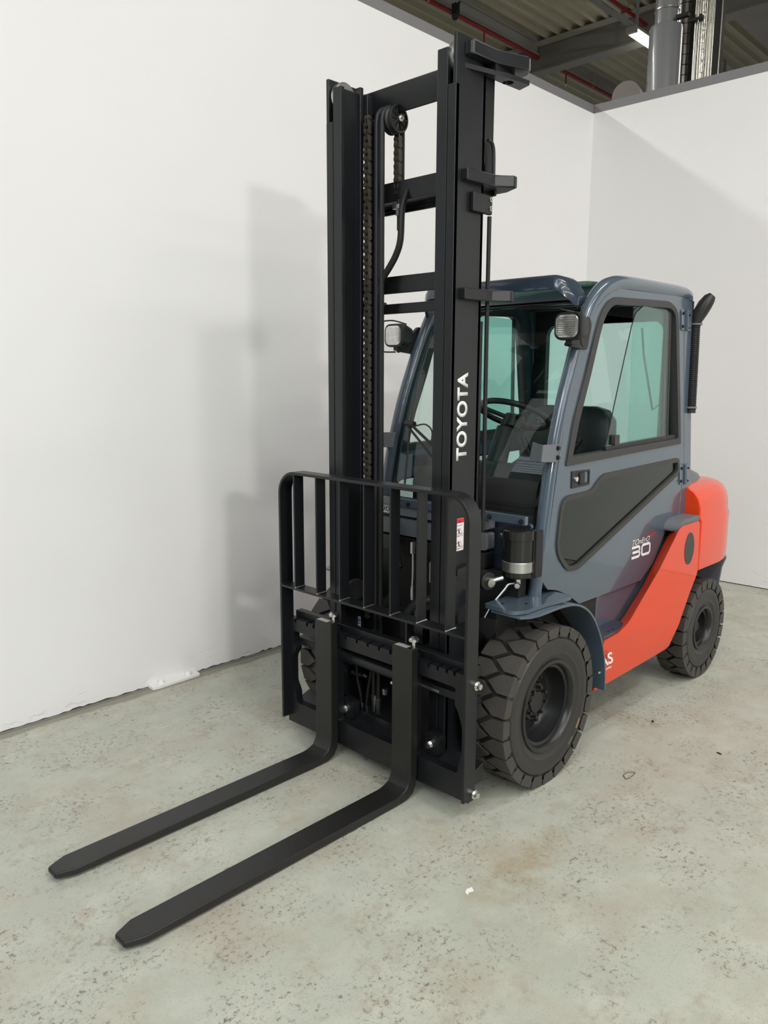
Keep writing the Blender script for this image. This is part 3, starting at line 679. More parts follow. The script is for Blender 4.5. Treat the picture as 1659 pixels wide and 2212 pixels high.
for s in (1, -1):
    wf = wheel('front_wheel', 0, s, .348, .620, .20, .2985, .200, .12, 24, hub_front)
    wheel('rear_wheel', -1.7, s, .2925, .579, .165, .2317, .128, .11, 22, hub_rear)
    if s == 1:
        for a0, a1, m_ in ((-38, -28, mat('tyre_mark_tan', (.30, .21, .10), .6)), (-56, -47, mat('tyre_mark_olive', (.13, .125, .08), .6))):
            b_ = new(); pts_ = [(.268*math.cos(math.radians(a0+(a1-a0)*k/6)), .348+.268*math.sin(math.radians(a0+(a1-a0)*k/6))) for k in range(7)]
            # the wheel's x axis points forward, the marks sit on the rear lower quarter
            stroke(b_, [(-p[0], p[1]) for p in pts_], .011, lambda a, b: (a, .6215, b)); obj('paint_mark', b_, m_, wf, smooth=0)

# ---- underbody
bm = new(); box(bm, -1.95, .10, -.38, .38, .20, .62); box(bm, -1.95, -1.42, -.40, .40, .60, .70); obj('chassis', bm, DARK, T, bevel=.01)  # plain black boxes standing in for the shadow under the truck
bm = new(); cyl(bm, (0, -.42, .348), (0, .42, .348), .10, n=24); cyl(bm, (-1.7, -.42, .2925), (-1.7, .42, .2925), .06, n=20); obj('axle', bm, DARK, T)
bm = new(); box(bm, -.02, .035, -.46, .46, .45, .90); obj('front_bulkhead', bm, DARK, T, bevel=.006)
for y_ in (.30, -.30):
    bm = new(); cyl(bm, (.19, y_, .55), (-.25, y_, .78), .035, n=18); obj('tilt_cylinder', bm, DARK, T)
# stepped grey panels below the windscreen
for i, (z0, z1, xx, m_) in enumerate(((1.075, 1.118, .045, GREYP), (.985, 1.060, .060, GREYP), (.905, .975, .066, BLACK))):
    bm = new(); prism(bm, roundpoly([(-.40, z0), (.30, z0), (.30, z1), (-.40, z1)], .012), [], .0, xx, AX['x']); obj('front_panel', bm, m_, T, bevel=.006)
bm = new(); prism(bm, roundpoly([(.20, .90), (.48, .90), (.48, 1.118), (.20, 1.118)], .02), [], -.03, -.012, AX['x']); obj('front_panel', bm, NAVY, T, bevel=.006)
bm = new(); box(bm, .04, .062, -.498, .498, 1.122, 1.160); cw = obj('cowl_bar', bm, GREY, T, bevel=.003)
for y_ in (-.40, -.155, .315, .478): place('cowl_bolt', BBOLT, (.062, y_, 1.138), (1, 0, 0), cw)
# number plate sticker on the cowl
bm = new(); box(bm, .046, .050, -.345, -.27, 1.078, 1.118); np_ = obj('number_label', bm, WHITE, T, bevel=.004, label='white sticker reading 90')
bm = text_bm('90', lambda a, b: (.0506, -.340+a*.05, 1.085+b*.026), bold=.01); obj('label_digits', bm, BK, np_, smooth=0)
# filter canister with its pipe
bm = new(); lathe(bm, [(0, .90), (.062, .90), (.066, .905), (.066, 1.062), (.071, 1.064), (.071, 1.100), (.066, 1.104), (0, 1.106)], (.047, .459, 0), (0, 0, 1), 36); ft = obj('filter_canister', bm, mat('gloss_black', (.012, .012, .013), .15), T)
bm = new(); lathe(bm, [(.0665, .925), (.068, .927), (.068, .968), (.0665, .970)], (.047, .459, 0), (0, 0, 1), 36); obj('steel_band', bm, STAIN, ft, label='brushed steel band')
bm = new(); box(bm, .03, .05, .352, .394, 1.045, 1.085); obj('mounting_tab', bm, DARK, ft, bevel=.002); place('bolt', SBOLT, (.051, .372, 1.066), (1, 0, 0), ft)
bm = new(); box(bm, -.02, .03, .527, .535, .90, 1.10); obj('canister_bracket', bm, DARK, ft)
bm = new(); cyl(bm, (.05, .462, .868), (.05, .462, .902), .014, n=10); cyl(bm, (.035, .457, .868), (.075, .477, .864), .012, n=6); obj('pipe_fitting', bm, CHROME, ft)
bm = new(); tube(bm, smoothpath([(.055, .452, .868), (.07, .43, .862), (.085, .42, .84), (.13, .39, .775), (.17, .37, .70)]), .005, 8); obj('steel_pipe', bm, STAIN, ft)
# tilt pin with its steel lever
bm = new(); cyl(bm, (.14, .34, .885), (.16, .395, .885), .042, .038, n=24); tp = obj('tilt_pin_housing', bm, BLACK, T, bevel=.003)
bm = new(); cyl(bm, (.16, .39, .885), (.165, .412, .883), .020, n=20); cyl(bm, (.155, .405, .890), (.115, .43, .900), .010, n=8); obj('tilt_pin', bm, CHROME, tp)
bm = new(); prism(bm, roundpoly([(.384, .68), (.435, .65), (.462, .69), (.469, .745), (.384, .735)], .008), [], .195, .205, AX['x']); obj('mud_flap_plate', bm, BLACK, T, bevel=.003)
# hydraulic fittings in the carriage window
for pts_, rr in (([(.34, -.222, .40), (.34, -.212, .33), (.34, -.195, .275), (.34, -.186, .22)], .0065), ([(.34, -.12, .42), (.34, -.132, .36), (.34, -.146, .29), (.34, -.156, .215)], .0075),
                ([(.34, -.107, .60), (.34, -.107, .28)], .010), ([(.34, -.076, .60), (.34, -.076, .28)], .010)):
    bm = new(); tube(bm, smoothpath(pts_) if len(pts_) > 2 else pts_, rr, 10); obj('hydraulic_hose', bm, HOSE, T)
for (p0, p1, rr) in (((.34, -.186, .228), (.34, -.183, .178), .010), ((.34, -.156, .220), (.34, -.154, .169), .010), ((.34, -.107, .29), (.34, -.106, .245), .011), ((.34, -.106, .245), (.34, -.106, .205), .008), ((.34, -.076, .283), (.34, -.077, .225), .012), ((.34, -.077, .225), (.34, -.078, .205), .010),
                     ((.34, -.154, .170), (.335, -.127, .164), .008), ((.335, -.127, .166), (.33, -.080, .205), .011), ((.34, -.250, .362), (.34, -.218, .358), .010), ((.34, -.205, .362), (.34, -.185, .360), .009), ((.34, -.172, .366), (.34, -.152, .363), .009), ((.34, -.035, .340), (.34, -.035, .312), .013), ((.44, .10, .435), (.44, .145, .432), .009)):
    bm = new(); cyl(bm, p0, p1, rr, rr*.85, n=6); obj('hose_fitting', bm, CHROME, T)
bm = new(); box(bm, .2722, .2735, -.281, -.262, .524, .612); bl = obj('barcode_label', bm, WHITE, T, smooth=0, label='narrow white and blue sticker')
bm = new()
for k in range(7): box(bm, .2735, .2738, -.280, -.263, .530+.0115*k, .530+.0115*k+.004+.002*(k % 3))
obj('barcode_print', bm, mat('print_blue', (.03, .05, .25), .5), bl, smooth=0)
bm = new(); tube(bm, smoothpath([(.20, .0, .98), (.21, .01, .93), (.215, .014, .86), (.215, .012, .80)]), .005, 10); hf = obj('hydraulic_pipe', bm, STAIN, T)
bm = new(); cyl(bm, (.215, .012, .80), (.215, .012, .74), .009, n=10); obj('hose_fitting', bm, STAIN, hf); bm = new(); cyl(bm, (.20, .0, 1.0), (.205, .004, .95), .012, n=6); obj('hose_fitting', bm, STAIN, hf)
bm = new(); tube(bm, smoothpath([(.06, -.25, 1.05), (.10, -.20, .92), (.12, -.16, .84)]), .02, 12); obj('hydraulic_hose', bm, HOSE, T)
bm = new(); tube(bm, smoothpath([(.12, .16, .70), (.16, .10, .74), (.20, .03, .72), (.22, -.02, .64), (.22, -.03, .56)]), .026, 14); obj('corrugated_hose', bm, HOSE, T)
bm = new(); prism(bm, roundpoly([(.02, .80), (.09, .80), (.09, .86), (.05, .90), (.02, .90)], .01), [], .09, .11, AX['x']); box(bm, .075, .11, .05, .10, .795, .815); obj('valve_bracket', bm, STAIN, T, bevel=.002)
bm = new(); lathe(bm, [(0, -.012), (.046, -.012), (.05, -.006), (.05, .006), (.046, .012), (0, .012)], (.36, -.205, .775), (.3, 1, 0), 28); obj('hose_roller', bm, BLACK, T)
for y_ in (-.245, .16):
    bm = new(); prism(bm, [(.60, 0), (.70, .0), (.735, .03), (.735, .05), (.60, .05)], [], y_, y_+.012, lambda a, b, t: (.40+b*.5, t, a)); obj('finger_bar', bm, STEEL, T, bevel=.002)

# ---- fenders
for s in (1, -1):
    fp = [(.205, .770), (.06, .771), (-.06, .770), (-.16, .758), (-.25, .722), (-.32, .665), (-.375, .59), (-.42, .50), (-.447, .40), (-.458, .285)]
    b_ = new(); R_ = []
    for i, p in enumerate(smoothpath([(q[0], 0, q[1]) for q in fp], 3)):
        R_.append(p)
    rings = []
    for i, p in enumerate(R_):
        d = (R_[min(i+1, len(R_)-1)]-R_[max(i-1, 0)]).normalized(); n_ = Vector((d.z, 0, -d.x)); n_ = -n_ if n_.z < -.1 or n_.x > .5 else n_
        yi = .44; t_ = .010
        yo_ = .622 if i > 1 else (.585 if i == 0 else .612)
        a = p; b = p+n_*t_ if True else p
        rings.append([(a.x, s*yi, a.z), (a.x, s*yo_, a.z), (b.x, s*yo_, b.z), (b.x, s*yi, b.z)])
    loft(b_, rings); fo = obj('fender', b_, GREY, T, bevel=.002)
    b_ = new(); prism(b_, [(x_, s*y_) for x_, y_ in roundpoly([(.205, .400), (.215, .55), (.17, .582), (.02, .585), (-.10, .60), (-.17, .60), (-.17, .42), (.05, .40)], .02)], [], .783, .799, AX['z']); obj('fender_plate', b_, GREY, fo, bevel=.003)
    b_ = new(); box(b_, -.16, .18, *((.43, .45) if s > 0 else (-.45, -.43)), .60, .77); box(b_, -.44, -.16, *((.40, .42) if s > 0 else (-.42, -.40)), .30, .70); obj('wheel_arch_liner', b_, DARK, fo)
    for x_, y_ in ((.15, .46), (.08, .53)): place('bolt', BBOLT, (x_, s*y_, .799), (0, 0, 1), fo).scale = (.7, .7, .3)

# ---- orange side panels, step, lower cab
for s in (1, -1):
    A = roundpoly([(-.470, .262, .0), (-.470, .520, .0), (-.60, .525, .0), (-.700, .552, .05), (-.820, .638, .02), (-1.012, .772, .03), (-1.228, .960, .035), (-1.478, .960, .03), (-1.490, .665, .02), (-1.40, .56, .02), (-1.305, .432, .02), (-1.215, .285, .02)], .01)
    Bq = roundpoly([(-.470, .262, .0), (-.470, .500, .0), (-.60, .505, .0), (-.785, .515, .05), (-.885, .580, .02), (-1.018, .665, .03), (-1.315, .925, .035), (-1.478, .925, .03), (-1.490, .665, .02), (-1.40, .56, .02), (-1.305, .432, .02), (-1.215, .285, .02)], .01)
    b_ = new()
    tri_ = geometry.tessellate_polygon([[Vector((p[0], p[1], 0)) for p in A]]); nA = len(A)
    vo = [b_.verts.new((p[0], s*(.600-max(0, .335-p[1])*.55), p[1])) for p in A]; vi = [b_.verts.new((p[0], s*.512, p[1])) for p in Bq]
    for t_ in tri_: b_.faces.new([vo[i] for i in t_]); b_.faces.new([vi[i] for i in t_])
    for i in range(nA): b_.faces.new((vo[i], vo[(i+1) % nA], vi[(i+1) % nA], vi[i]))
    sp_ = obj('side_panel', b_, ORANGE, T, bevel=.008, seg=3)
    b_ = new(); prism(b_, [(-1.357+.060*math.cos(a), .823+.088*math.sin(a)) for a in [2*PI*k/32 for k in range(32)]], [], s*.597, s*.6025, AX['y']); obj('round_vent', b_, mat('vent_grey', (.05, .048, .045), .55) if s > 0 else BLACK, sp_, bevel=.002, label='dark round vent cover')
    b_ = new(); prism(b_, roundpoly([(-1.232, .925), (-1.240, .958), (-1.285, .986), (-1.485, .990), (-1.485, .92)], .015), [], s*.500, s*.590, AX['y']); obj('panel_cap', b_, GREYP, sp_, bevel=.006)
    b_ = new(); prism(b_, [(x_, s*y_) for x_, y_ in roundpoly([(-.462, .47), (-.462, .592), (-.56, .592), (-.66, .585), (-.735, .56), (-.765, .516), (-.70, .47)], .02)], [[(-.56-.02*k-.011+.011*math.cos(a), s*(.565-.018*(k % 2)+.006*math.sin(a))) for a in [2*PI*j/8 for j in range(8)]] for k in (0, 2)], .515, .537, AX['z']); obj('step_plate', b_, NAVY, T, bevel=.003)
    b_ = new(); prism(b_, [(-.575, .50), (-.575, .80), (-1.40, .98), (-1.40, .50)], [], s*.44, s*.494, AX['y']); obj('cab_sill', b_, GREY, T, bevel=.006)
    b_ = new(); prism(b_, [(-.16, .78), (-.30, .84), (-.572, .84), (-.572, .50), (-.46, .50)], [], s*.44, s*.490, AX['y']); obj('arch_panel', b_, DARK, T)
# partial company lettering on the panel, most of it hidden behind the fender
bm = text_bm('AS', lambda a, b: (-.448-a*.122+b*.02, .6008, .390+b*.060), bold=.02); obj('panel_lettering', bm, WHITE, T, smooth=0, label='white letters ending in AS behind the fender')
bm = text_bm('for Mobility', lambda a, b: (-.43-a*.125, .6006, .366+b*.014), bold=.01); obj('panel_lettering', bm, WHITE, T, smooth=0)

# ---- counterweight
def cwring(x_, k, zt_):
    half = [(.600, .672), (.600, .95), (.590, .972), (.588, 1.02), (.575, 1.07), (.545, 1.112), (.500, 1.135), (.46, 1.142), (.30, 1.150)]
    pts_ = [(y_*k, min(z_, .672+(z_-.672)*zt_)) for y_, z_ in half]
    return [(x_, y_, z_) for y_, z_ in pts_]+[(x_, -y_, z_) for y_, z_ in reversed(pts_)]
bm = new(); loft(bm, [cwring(-1.500, 1, 1), cwring(-1.80, 1, 1), cwring(-1.90, .975, .995), cwring(-2.0, .93, .985), cwring(-2.09, .85, .965), cwring(-2.17, .74, .93), cwring(-2.23, .60, .88), cwring(-2.26, .48, .84)])
cwt = obj('counterweight', bm, ORANGE, T, bevel=.010, seg=3, smooth=50)
bm = new(); loft(bm, [[(x_, s*y_, z_) for s, y_, z_ in ((1, .585*k, .672), (1, .56*k, .60), (1, .54*k, .42), (-1, .54*k, .42), (-1, .56*k, .60), (-1, .585*k, .672))] for x_, k in ((-1.985, .98), (-2.06, .92), (-2.14, .80), (-2.2, .66))]); obj('tail_block', bm, GREYP, T, bevel=.01)
bm = new(); loft(bm, [[(x_, s*y_, z_) for s, y_, z_ in ((1, .47*k, 1.135), (1, .45*k, 1.185*h), (1, .40*k, 1.205*h), (-1, .40*k, 1.205*h), (-1, .45*k, 1.185*h), (-1, .47*k, 1.135))] for x_, k, h in ((-1.49, 1, 1), (-1.75, .98, 1), (-1.88, .90, .985), (-1.93, .8, .965))]); obj('engine_hood', bm, GREYP, T, bevel=.008)

# ---- cab
def ys_(z): return .52-.015*z
prof = [(-.055, .80), (-.088, 1.0), (-.125, 1.2), (-.155, 1.35), (-.205, 1.53), (-.250, 1.66), (-.292, 1.76), (-.340, 1.87), (-.415, 2.005), (-.462, 2.062), (-.530, 2.112), (-.61, 2.143), (-.72, 2.158)]
def xp(z):
    for (x0, z0), (x1, z1) in zip(prof, prof[1:]):
        if z <= z1: return x0+(x1-x0)*max(0, (z-z0))/(z1-z0)
    return prof[-1][0]
door_out = [(-.069, .862), (-.078, .968), (-.111, 1.06), (-.142, 1.209), (-.182, 1.396), (-.210, 1.526), (-.254, 1.66), (-.293, 1.746), (-.327, 1.832), (-.357, 1.89), (-.423, 2.01), (-.46, 2.061), (-.528, 2.108), (-.605, 2.130), (-1.335, 2.142), (-1.442, 1.286), (-1.418, .994), (-1.358, .927), (-1.27, .932), (-1.129, .765), (-.995, .695), (-.384, .698), (-.344, .723), (-.266, .768), (-.184, .802), (-.113, .818)]
win_o = [(-1.17, 2.108), (-1.271, 2.065), (-1.380, 1.380), (-.226, 1.348), (-.276, 1.541), (-.366, 1.746), (-.437, 1.921), (-.467, 1.986), (-.500, 2.032), (-.549, 2.070), (-.609, 2.090)]
win_i = [(-1.18, 2.076), (-1.240, 2.045), (-1.345, 1.410), (-.276, 1.385), (-.325, 1.541), (-.412, 1.746), (-.480, 1.921), (-.506, 1.975), (-.535, 2.015), (-.575, 2.045), (-.625, 2.060)]
low_o = roundpoly([(-.560, 1.287, .05), (-1.365, 1.305, .02), (-1.385, 1.22, .04), (-.35, .866, .07), (-.262, .873, .05), (-.160, .975, .08), (-.200, 1.215, .06), (-.455, 1.222, .03), (-.505, 1.26, .03)], .03)
def inset(poly, d):
    c = []; n_ = len(poly)
    area2 = sum(poly[i][0]*poly[(i+1) % n_][1]-poly[(i+1) % n_][0]*poly[i][1] for i in range(n_)); sg = 1 if area2 > 0 else -1
    for i in range(n_):
        p = Vector(poly[i]); a = (p-Vector(poly[i-1])); b = (Vector(poly[(i+1) % n_])-p)
        if a.length < 1e-6 or b.length < 1e-6: a = b if a.length < 1e-6 else a
        na = Vector((-a.y, a.x)).normalized()*sg; nb = Vector((-b.y, b.x)).normalized()*sg; n2 = (na+nb).normalized()
        c.append(tuple(p+n2*d/max(.6, n2.dot(na))))
    return c
def side(s, off=0.): return lambda a, b, t: (a, s*(ys_(b)+t+off), b)
win_raw = list(win_o); win_o = roundpoly([(*p, .05 if p[0] < -1.1 and p[1] > 2 else .012) for p in win_o], .01); win_i = roundpoly([(*p, .05 if p[0] < -1.1 and p[1] > 2 else .012) for p in win_i], .01)
for s in (1, -1):
    b_ = new(); prism(b_, door_out, [inset(win_raw, .016), inset(low_o, .010)], -.030, 0, side(s)); dr = obj('cab_door', b_, GREY, T, bevel=.004)
    b_ = new(); prism(b_, win_o, [win_i], -.035, .007, side(s)); obj('window_frame', b_, WFR, dr)
    b_ = new(); prism(b_, low_o, [inset(low_o, .022)], -.014, .008, side(s)); obj('window_seal', b_, SEALM, dr, bevel=.004)
    b_ = new(); prism(b_, inset(low_o, .015), [], -.010, -.006, side(s)); obj('window_pane', b_, GLASSD if s > 0 else GLASS, dr, smooth=0)
    b_ = new(); prism(b_, [(-.585, 1.40), (-.70, 1.72), (-.795, 1.968), (-.83, 2.03), (-.90, 2.068), (-1.20, 2.066), (-1.245, 1.405)], [], -.010, -.006, side(s)); sl = obj('sliding_pane', b_, GLASS, dr, smooth=0)
    b_ = new(); tube(b_, [(p[0], s*(ys_(p[1])-.008), p[1]) for p in [(-.585, 1.405), (-.70, 1.72), (-.795, 1.968), (-.83, 2.03), (-.90, 2.068)]], .0028, 6); obj('pane_edge', b_, BLACK, sl)
    b_ = new(); prism(b_, [(-.84, 1.40), (-.84, 2.07), (-1.22, 2.06), (-1.33, 1.40)], [], -.026, -.022, side(s)); obj('fixed_pane', b_, GLASS, dr, smooth=0)
    b_ = new(); prism(b_, [(-.272, 1.375), (-1.345, 1.402), (-1.345, 1.432), (-1.24, 1.430), (-.59, 1.412), (-.59, 1.392), (-.28, 1.387)], [], -.03, -.004, side(s)); prism(b_, [(-1.225, 1.41), (-1.195, 2.07), (-1.21, 2.07), (-1.245, 1.41)], [], -.02, -.004, side(s)); obj('slide_rail', b_, BLACK, dr, bevel=.002)
    b_ = new(); prism(b_, rr2(-.69, -.645, 1.415, 1.462, .006), [], -.008, .010, side(s)); obj('pane_grip', b_, WFR, dr, bevel=.003)
    # handle
    b_ = new(); prism(b_, [(-.278, 1.322), (-.278, 1.245), (-.434, 1.249), (-.434, 1.318)], [[(-.345, 1.31), (-.345, 1.262), (-.424, 1.262), (-.424, 1.31)]], -.03, .006, side(s)); prism(b_, [(-.34, 1.312), (-.34, 1.26), (-.43, 1.26), (-.43, 1.312)], [], -.034, -.022, side(s)); hd = obj('door_handle', b_, BLACK, dr, bevel=.003)
    b_ = new(); prism(b_, [(-.335, 1.312), (-.335, 1.258), (-.378, 1.258), (-.378, 1.312)], [], -.01, .014, side(s)); obj('handle_grip', b_, BLACK, dr, bevel=.005)
    b_ = new(); cyl(b_, (-.306, s*.5, 1.286), (-.306, s*.516, 1.286), .013, .011, 16); obj('lock_barrel', b_, CHROME, dr)
    for (x0, z0, x1, z1, zl) in ((-1.318, 1.972, -1.405, 2.078, 0), (-1.395, 1.155, -1.49, 1.265, 0)):
        b_ = new(); prism(b_, roundpoly([(x0, z0), (x0+.015, z1), (x0-.035, z1), (x0-.045, z0)], .01), [], 0, .006, side(s)); prism(b_, roundpoly([(x1+.015, z0), (x1+.025, z1), (x1-.02, z1), (x1-.03, z0)], .008), [], 0, .005, side(s))
        xm = (x0+x1)/2-.008; cyl(b_, (xm-.004, s*(ys_(z0)+.008), z0+.0), (xm+.008, s*(ys_(z1)+.008), z1), .011, n=14); hg = obj('hinge', b_, GREY, dr, bevel=.002)
        for q in (z0+.02, z1-.02): place('hinge_bolt', BBOLT, (x0-.01, s*(ys_(q)+.006), q), (0, s, 0), dr).scale = (.8, .8, .8); place('hinge_bolt', BBOLT, (x1-.0, s*(ys_(q)+.005), q-.005), (0, s, 0), dr).scale = (.6, .6, .6)
    if s > 0:
        def dl(x0, x1, z0, z1, sh=0): return lambda a, b: (x0+a*(x1-x0)-b*sh, ys_(z0+b*(z1-z0))+.0012, z0+b*(z1-z0))
        bm = text_bm('TOnErO', dl(-.874, -1.064, .894, .922, .014), bold=.0, space=1.05); obj('door_lettering', bm, WHITE, dr, smooth=0, label='white TONERO lettering on grey door')
        bm = text_bm('HST', dl(-1.070, -1.128, .913, .931, .008), bold=.01); obj('door_lettering', bm, ORANGE, dr, smooth=0, label='small orange HST lettering')
        bm = new()
        def df(a, b): return (-.880-a-.0*b, ys_(b)+.0012, b)
        th = .0135; z0, z1 = .831, .883; zm = (z0+z1)/2
        stroke(bm, [(.0, z1), (.072, z1), (.082, z1-.006), (.084, z1-.014), (.080, zm)], th, df); stroke(bm, [(.008, zm), (.080, zm)], th, df)
        stroke(bm, [(.080, zm), (.086, z0+.016), (.084, z0+.006), (.074, z0), (.0, z0)], th, df)
        ox = .112; stroke(bm, [(ox+.008, z0), (ox+.076, z0), (ox+.086, z0+.008), (ox+.086, z1-.008), (ox+.076, z1), (ox+.008, z1), (ox-.002, z1-.008), (ox-.002, z0+.008)], th, df, True)
        obj('door_lettering', bm, WHITE, dr, smooth=0, label='large white 30 on grey door')
    # front pillar running into the roof rail
    path = [(x_, s*(ys_(z_)-.029), z_) for x_, z_ in [(-.052, .785)]+prof]+[(-1.0, s*.458, 2.162), (-1.385, s*.458, 2.160), (-1.43, s*.456, 2.135)]
    rad = [.031]*12+[.032, .034, .036, .036, .036]; rad = rad[:len(path)]
    b_ = new(); sp = smoothpath(path, 3); rr_ = []
    for i in range(len(sp)): rr_.append(.030+.008*min(1, max(0, (i-26)/8)))
    tube(b_, sp, rr_, 18, up=Vector((0, 1, 0))); pl_ = obj('front_pillar', b_, GREY, T)
    # clip plate on the pillar
    b_ = new(); prism(b_, [(-.045, 1.452), (-.165, 1.448), (-.150, 1.372), (-.035, 1.380)], [], .0, .005, side(s)); 
    b_2 = [(-.045, s*ys_(1.45), 1.452), (-.036, s*ys_(1.38), 1.380), (-.095, s*.405, 1.380), (-.115, s*.405, 1.455)]
    hexa(b_, [Vector(p) for p in b_2]+[Vector(p)+Vector((.006, s*.002, 0)) for p in b_2]); ck = obj('pillar_clip', b_, GREYP, T, bevel=.003)
    for z_ in (1.432, 1.392): place('clip_bolt', BBOLT, (-.155+(1.432-z_)*-.25*0, s*(ys_(z_)+.005), z_), (0, s, 0), ck)
    # rear pillar
    b_ = new(); prism(b_, [(-1.342, 2.150), (-1.450, 2.165), (-1.462, 2.0), (-1.553, 1.16), (-1.560, .96), (-1.38, .93), (-1.425, .994), (-1.449, 1.286)], [], -.045, -.002, side(s)); obj('rear_pillar', b_, GREY, T, bevel=.005)
    # work lamp, bracket, guard
    b_ = new(); g_ = [(u_, v_) for u_, v_ in rr2(-.062, .062, -.056, .056, .032)]
    yc = s*(.507 if s > 0 else .492); zc = 1.941 if s > 0 else 1.934
    def L(x_, k): return [(x_, yc+a*k, zc+b*k) for a, b in g_]
    loft(b_, [L(-.185, 1.0), L(-.20, 1.04), L(-.225, 1.02), L(-.28, .74), L(-.29, .55)]); lm = obj('work_lamp', b_, BLACK, T, smooth=40)
    b_ = new(); loft(b_, [L(-.190, .84), L(-.181, .84), L(-.179, .78)]); obj('lamp_lens', b_, LAMPG, lm, label='ribbed clear lamp lens')
    b_ = new()
    for k in range(9): tube(b_, [(-.1785, yc-.044, zc-.036+.009*k), (-.1785, yc+.044, zc-.036+.009*k)], .0022, 5)
    obj('lens_rib', b_, LAMPG, lm)
    gy = -1 if s < 0 else 1
    b_ = new(); tube(b_, smoothpath([(-.20, yc+s*.070, zc-.082), (-.175, yc+s*.072, zc-.06), (-.17, yc+s*.072, zc+.06), (-.185, yc+s*.062, zc+.076), (-.19, yc, zc+.078), (-.19, yc-s*.045, zc+.076), (-.215, yc-s*.045, zc+.070), (-.28, yc, zc+.058)], 3) if s > 0 else smoothpath([(-.27, yc+.01, zc+.058), (-.21, yc-.02, zc+.074), (-.19, yc-.07, zc+.073), (-.185, yc-.088, zc+.060), (-.185, yc-.088, zc-.066), (-.19, yc-.072, zc-.080), (-.20, yc+.0, zc-.082)], 4), .0038, 8); obj('lamp_guard', b_, BLACK, lm)
    b_ = new(); box(b_, -.25, -.20, yc-.015, yc+.015, zc-.075, zc-.055); cyl(b_, (-.222, yc, zc-.085), (-.222, yc, zc-.05), .008, n=8); prism(b_, roundpoly([(-.20, zc-.078), (-.37, zc-.095), (-.40, zc+.02), (-.37, zc+.055)] , .02), [], s*.480, s*.500, AX['y']); obj('lamp_bracket', b_, BLACK, lm, bevel=.002)
# roof: headliner, cross members, glass panel, visor
bm = new(); box(bm, -1.40, -.62, -.44, .44, 2.118, 2.140); obj('headliner', bm, BLACK, T, bevel=.004)
bm = new()
for k in range(5): box(bm, -1.3+.15*k, -1.24+.15*k, -.40, .40, 2.106, 2.119)
obj('headliner_rib', bm, BLACK, T, bevel=.004)
bm = new(); prism(bm, [(-.47, 2.075), (-.52, 2.11), (-.60, 2.155), (-.66, 2.160), (-.66, 2.120), (-.56, 2.090)], [], -.46, .46, AX['y']); obj('roof_crossmember', bm, NAVY, T, bevel=.006)
bm = new(); box(bm, -1.435, -1.36, -.46, .46, 2.12, 2.190); obj('roof_crossmember', bm, GREY, T, bevel=.02, seg=3)
bm = new(); prism(bm, roundpoly([(-.53, -.40), (-1.34, -.40), (-1.34, .40), (-.53, .40)], .05), [], 2.158, 2.182, lambda a, b, t: (a, b, t-(.02 if a > -.6 else 0))); obj('roof_pane', bm, glass('roof_glass', (.45, .60, .54)), T, smooth=30)
bm = new(); R_ = []
NB = 41
for k in range(NB):
    q = -1+2*k/(NB-1); b = .440*math.sin(q*PI/2*.98)/math.sin(PI/2*.98)
    e = max(0, (abs(b)-.335)/.105); zt_ = 2.170-.095*e**2.2; xf = -.290-.012*(b/.44)**2-.075*e**3; xb = -.445-.0*e
    lip = .060-.012*e
    R_.append([(xb, b, zt_+.004), (xf-.04, b, zt_+.006), (xf-.012, b, zt_), (xf, b, zt_-.012), (xf+.002, b, zt_-lip), (xf-.010, b*.985, zt_-lip), (xf-.014, b*.985, zt_-.022), (xb, b*.985, zt_-.022)])
loft(bm, R_)
obj('sun_visor', bm, NAVY, T, smooth=50)
# windscreen with rubber seal
def ws(a, b, t): return (xp(b)-.012+t, a, b)
def wsloop(ins):
    zt_, zb_ = 2.070-ins, 1.162+ins; h = lambda z: .452-.006*(z-1.16)-ins; out_ = []
    nseg = 12; rc = .06
    for k in range(nseg+1):
        z = zb_+rc+(zt_-zb_-rc)*k/nseg; out_.append((h(z), z))
    for k in range(9): y_ = h(zt_)*(1-2*k/8); out_.append((y_, zt_+.012*(1-(y_/.44)**2))) if 0 < k < 8 else None
    for k in range(nseg+1):
        z = zt_-(zt_-zb_-rc)*k/nseg; out_.append((-h(z), z))
    for k in range(1, 6): a = math.radians(180+90*k/6); out_.append((-h(zb_)+rc+rc*math.cos(a), zb_+rc+rc*math.sin(a)))
    for k in range(0, 7): a = math.radians(270+90*k/6); out_.append((h(zb_)-rc+rc*math.cos(a), zb_+rc+rc*math.sin(a))) if k < 6 else None
    return out_
o0, o1 = wsloop(0), wsloop(.016)
bm = new(); loft(bm, [[ws(a, b, .010) for a, b in o0], [ws(a, b, .012) for a, b in o1], [ws(a, b, -.006) for a, b in o1], [ws(a, b, -.006) for a, b in o0], [ws(a, b, .010) for a, b in o0]], cap=False); wsh = obj('windscreen_seal', bm, BLACK, T)
bm = new(); R_ = []
for k in range(15):
    z = 1.170+(2.060-1.170)*k/14; h = .448-.004*k/14
    R_.append([ws(h, z, 0), ws(-h, z, 0)])
loft(bm, R_, cap=False, closed=False); obj('windscreen', bm, GLASS, T)
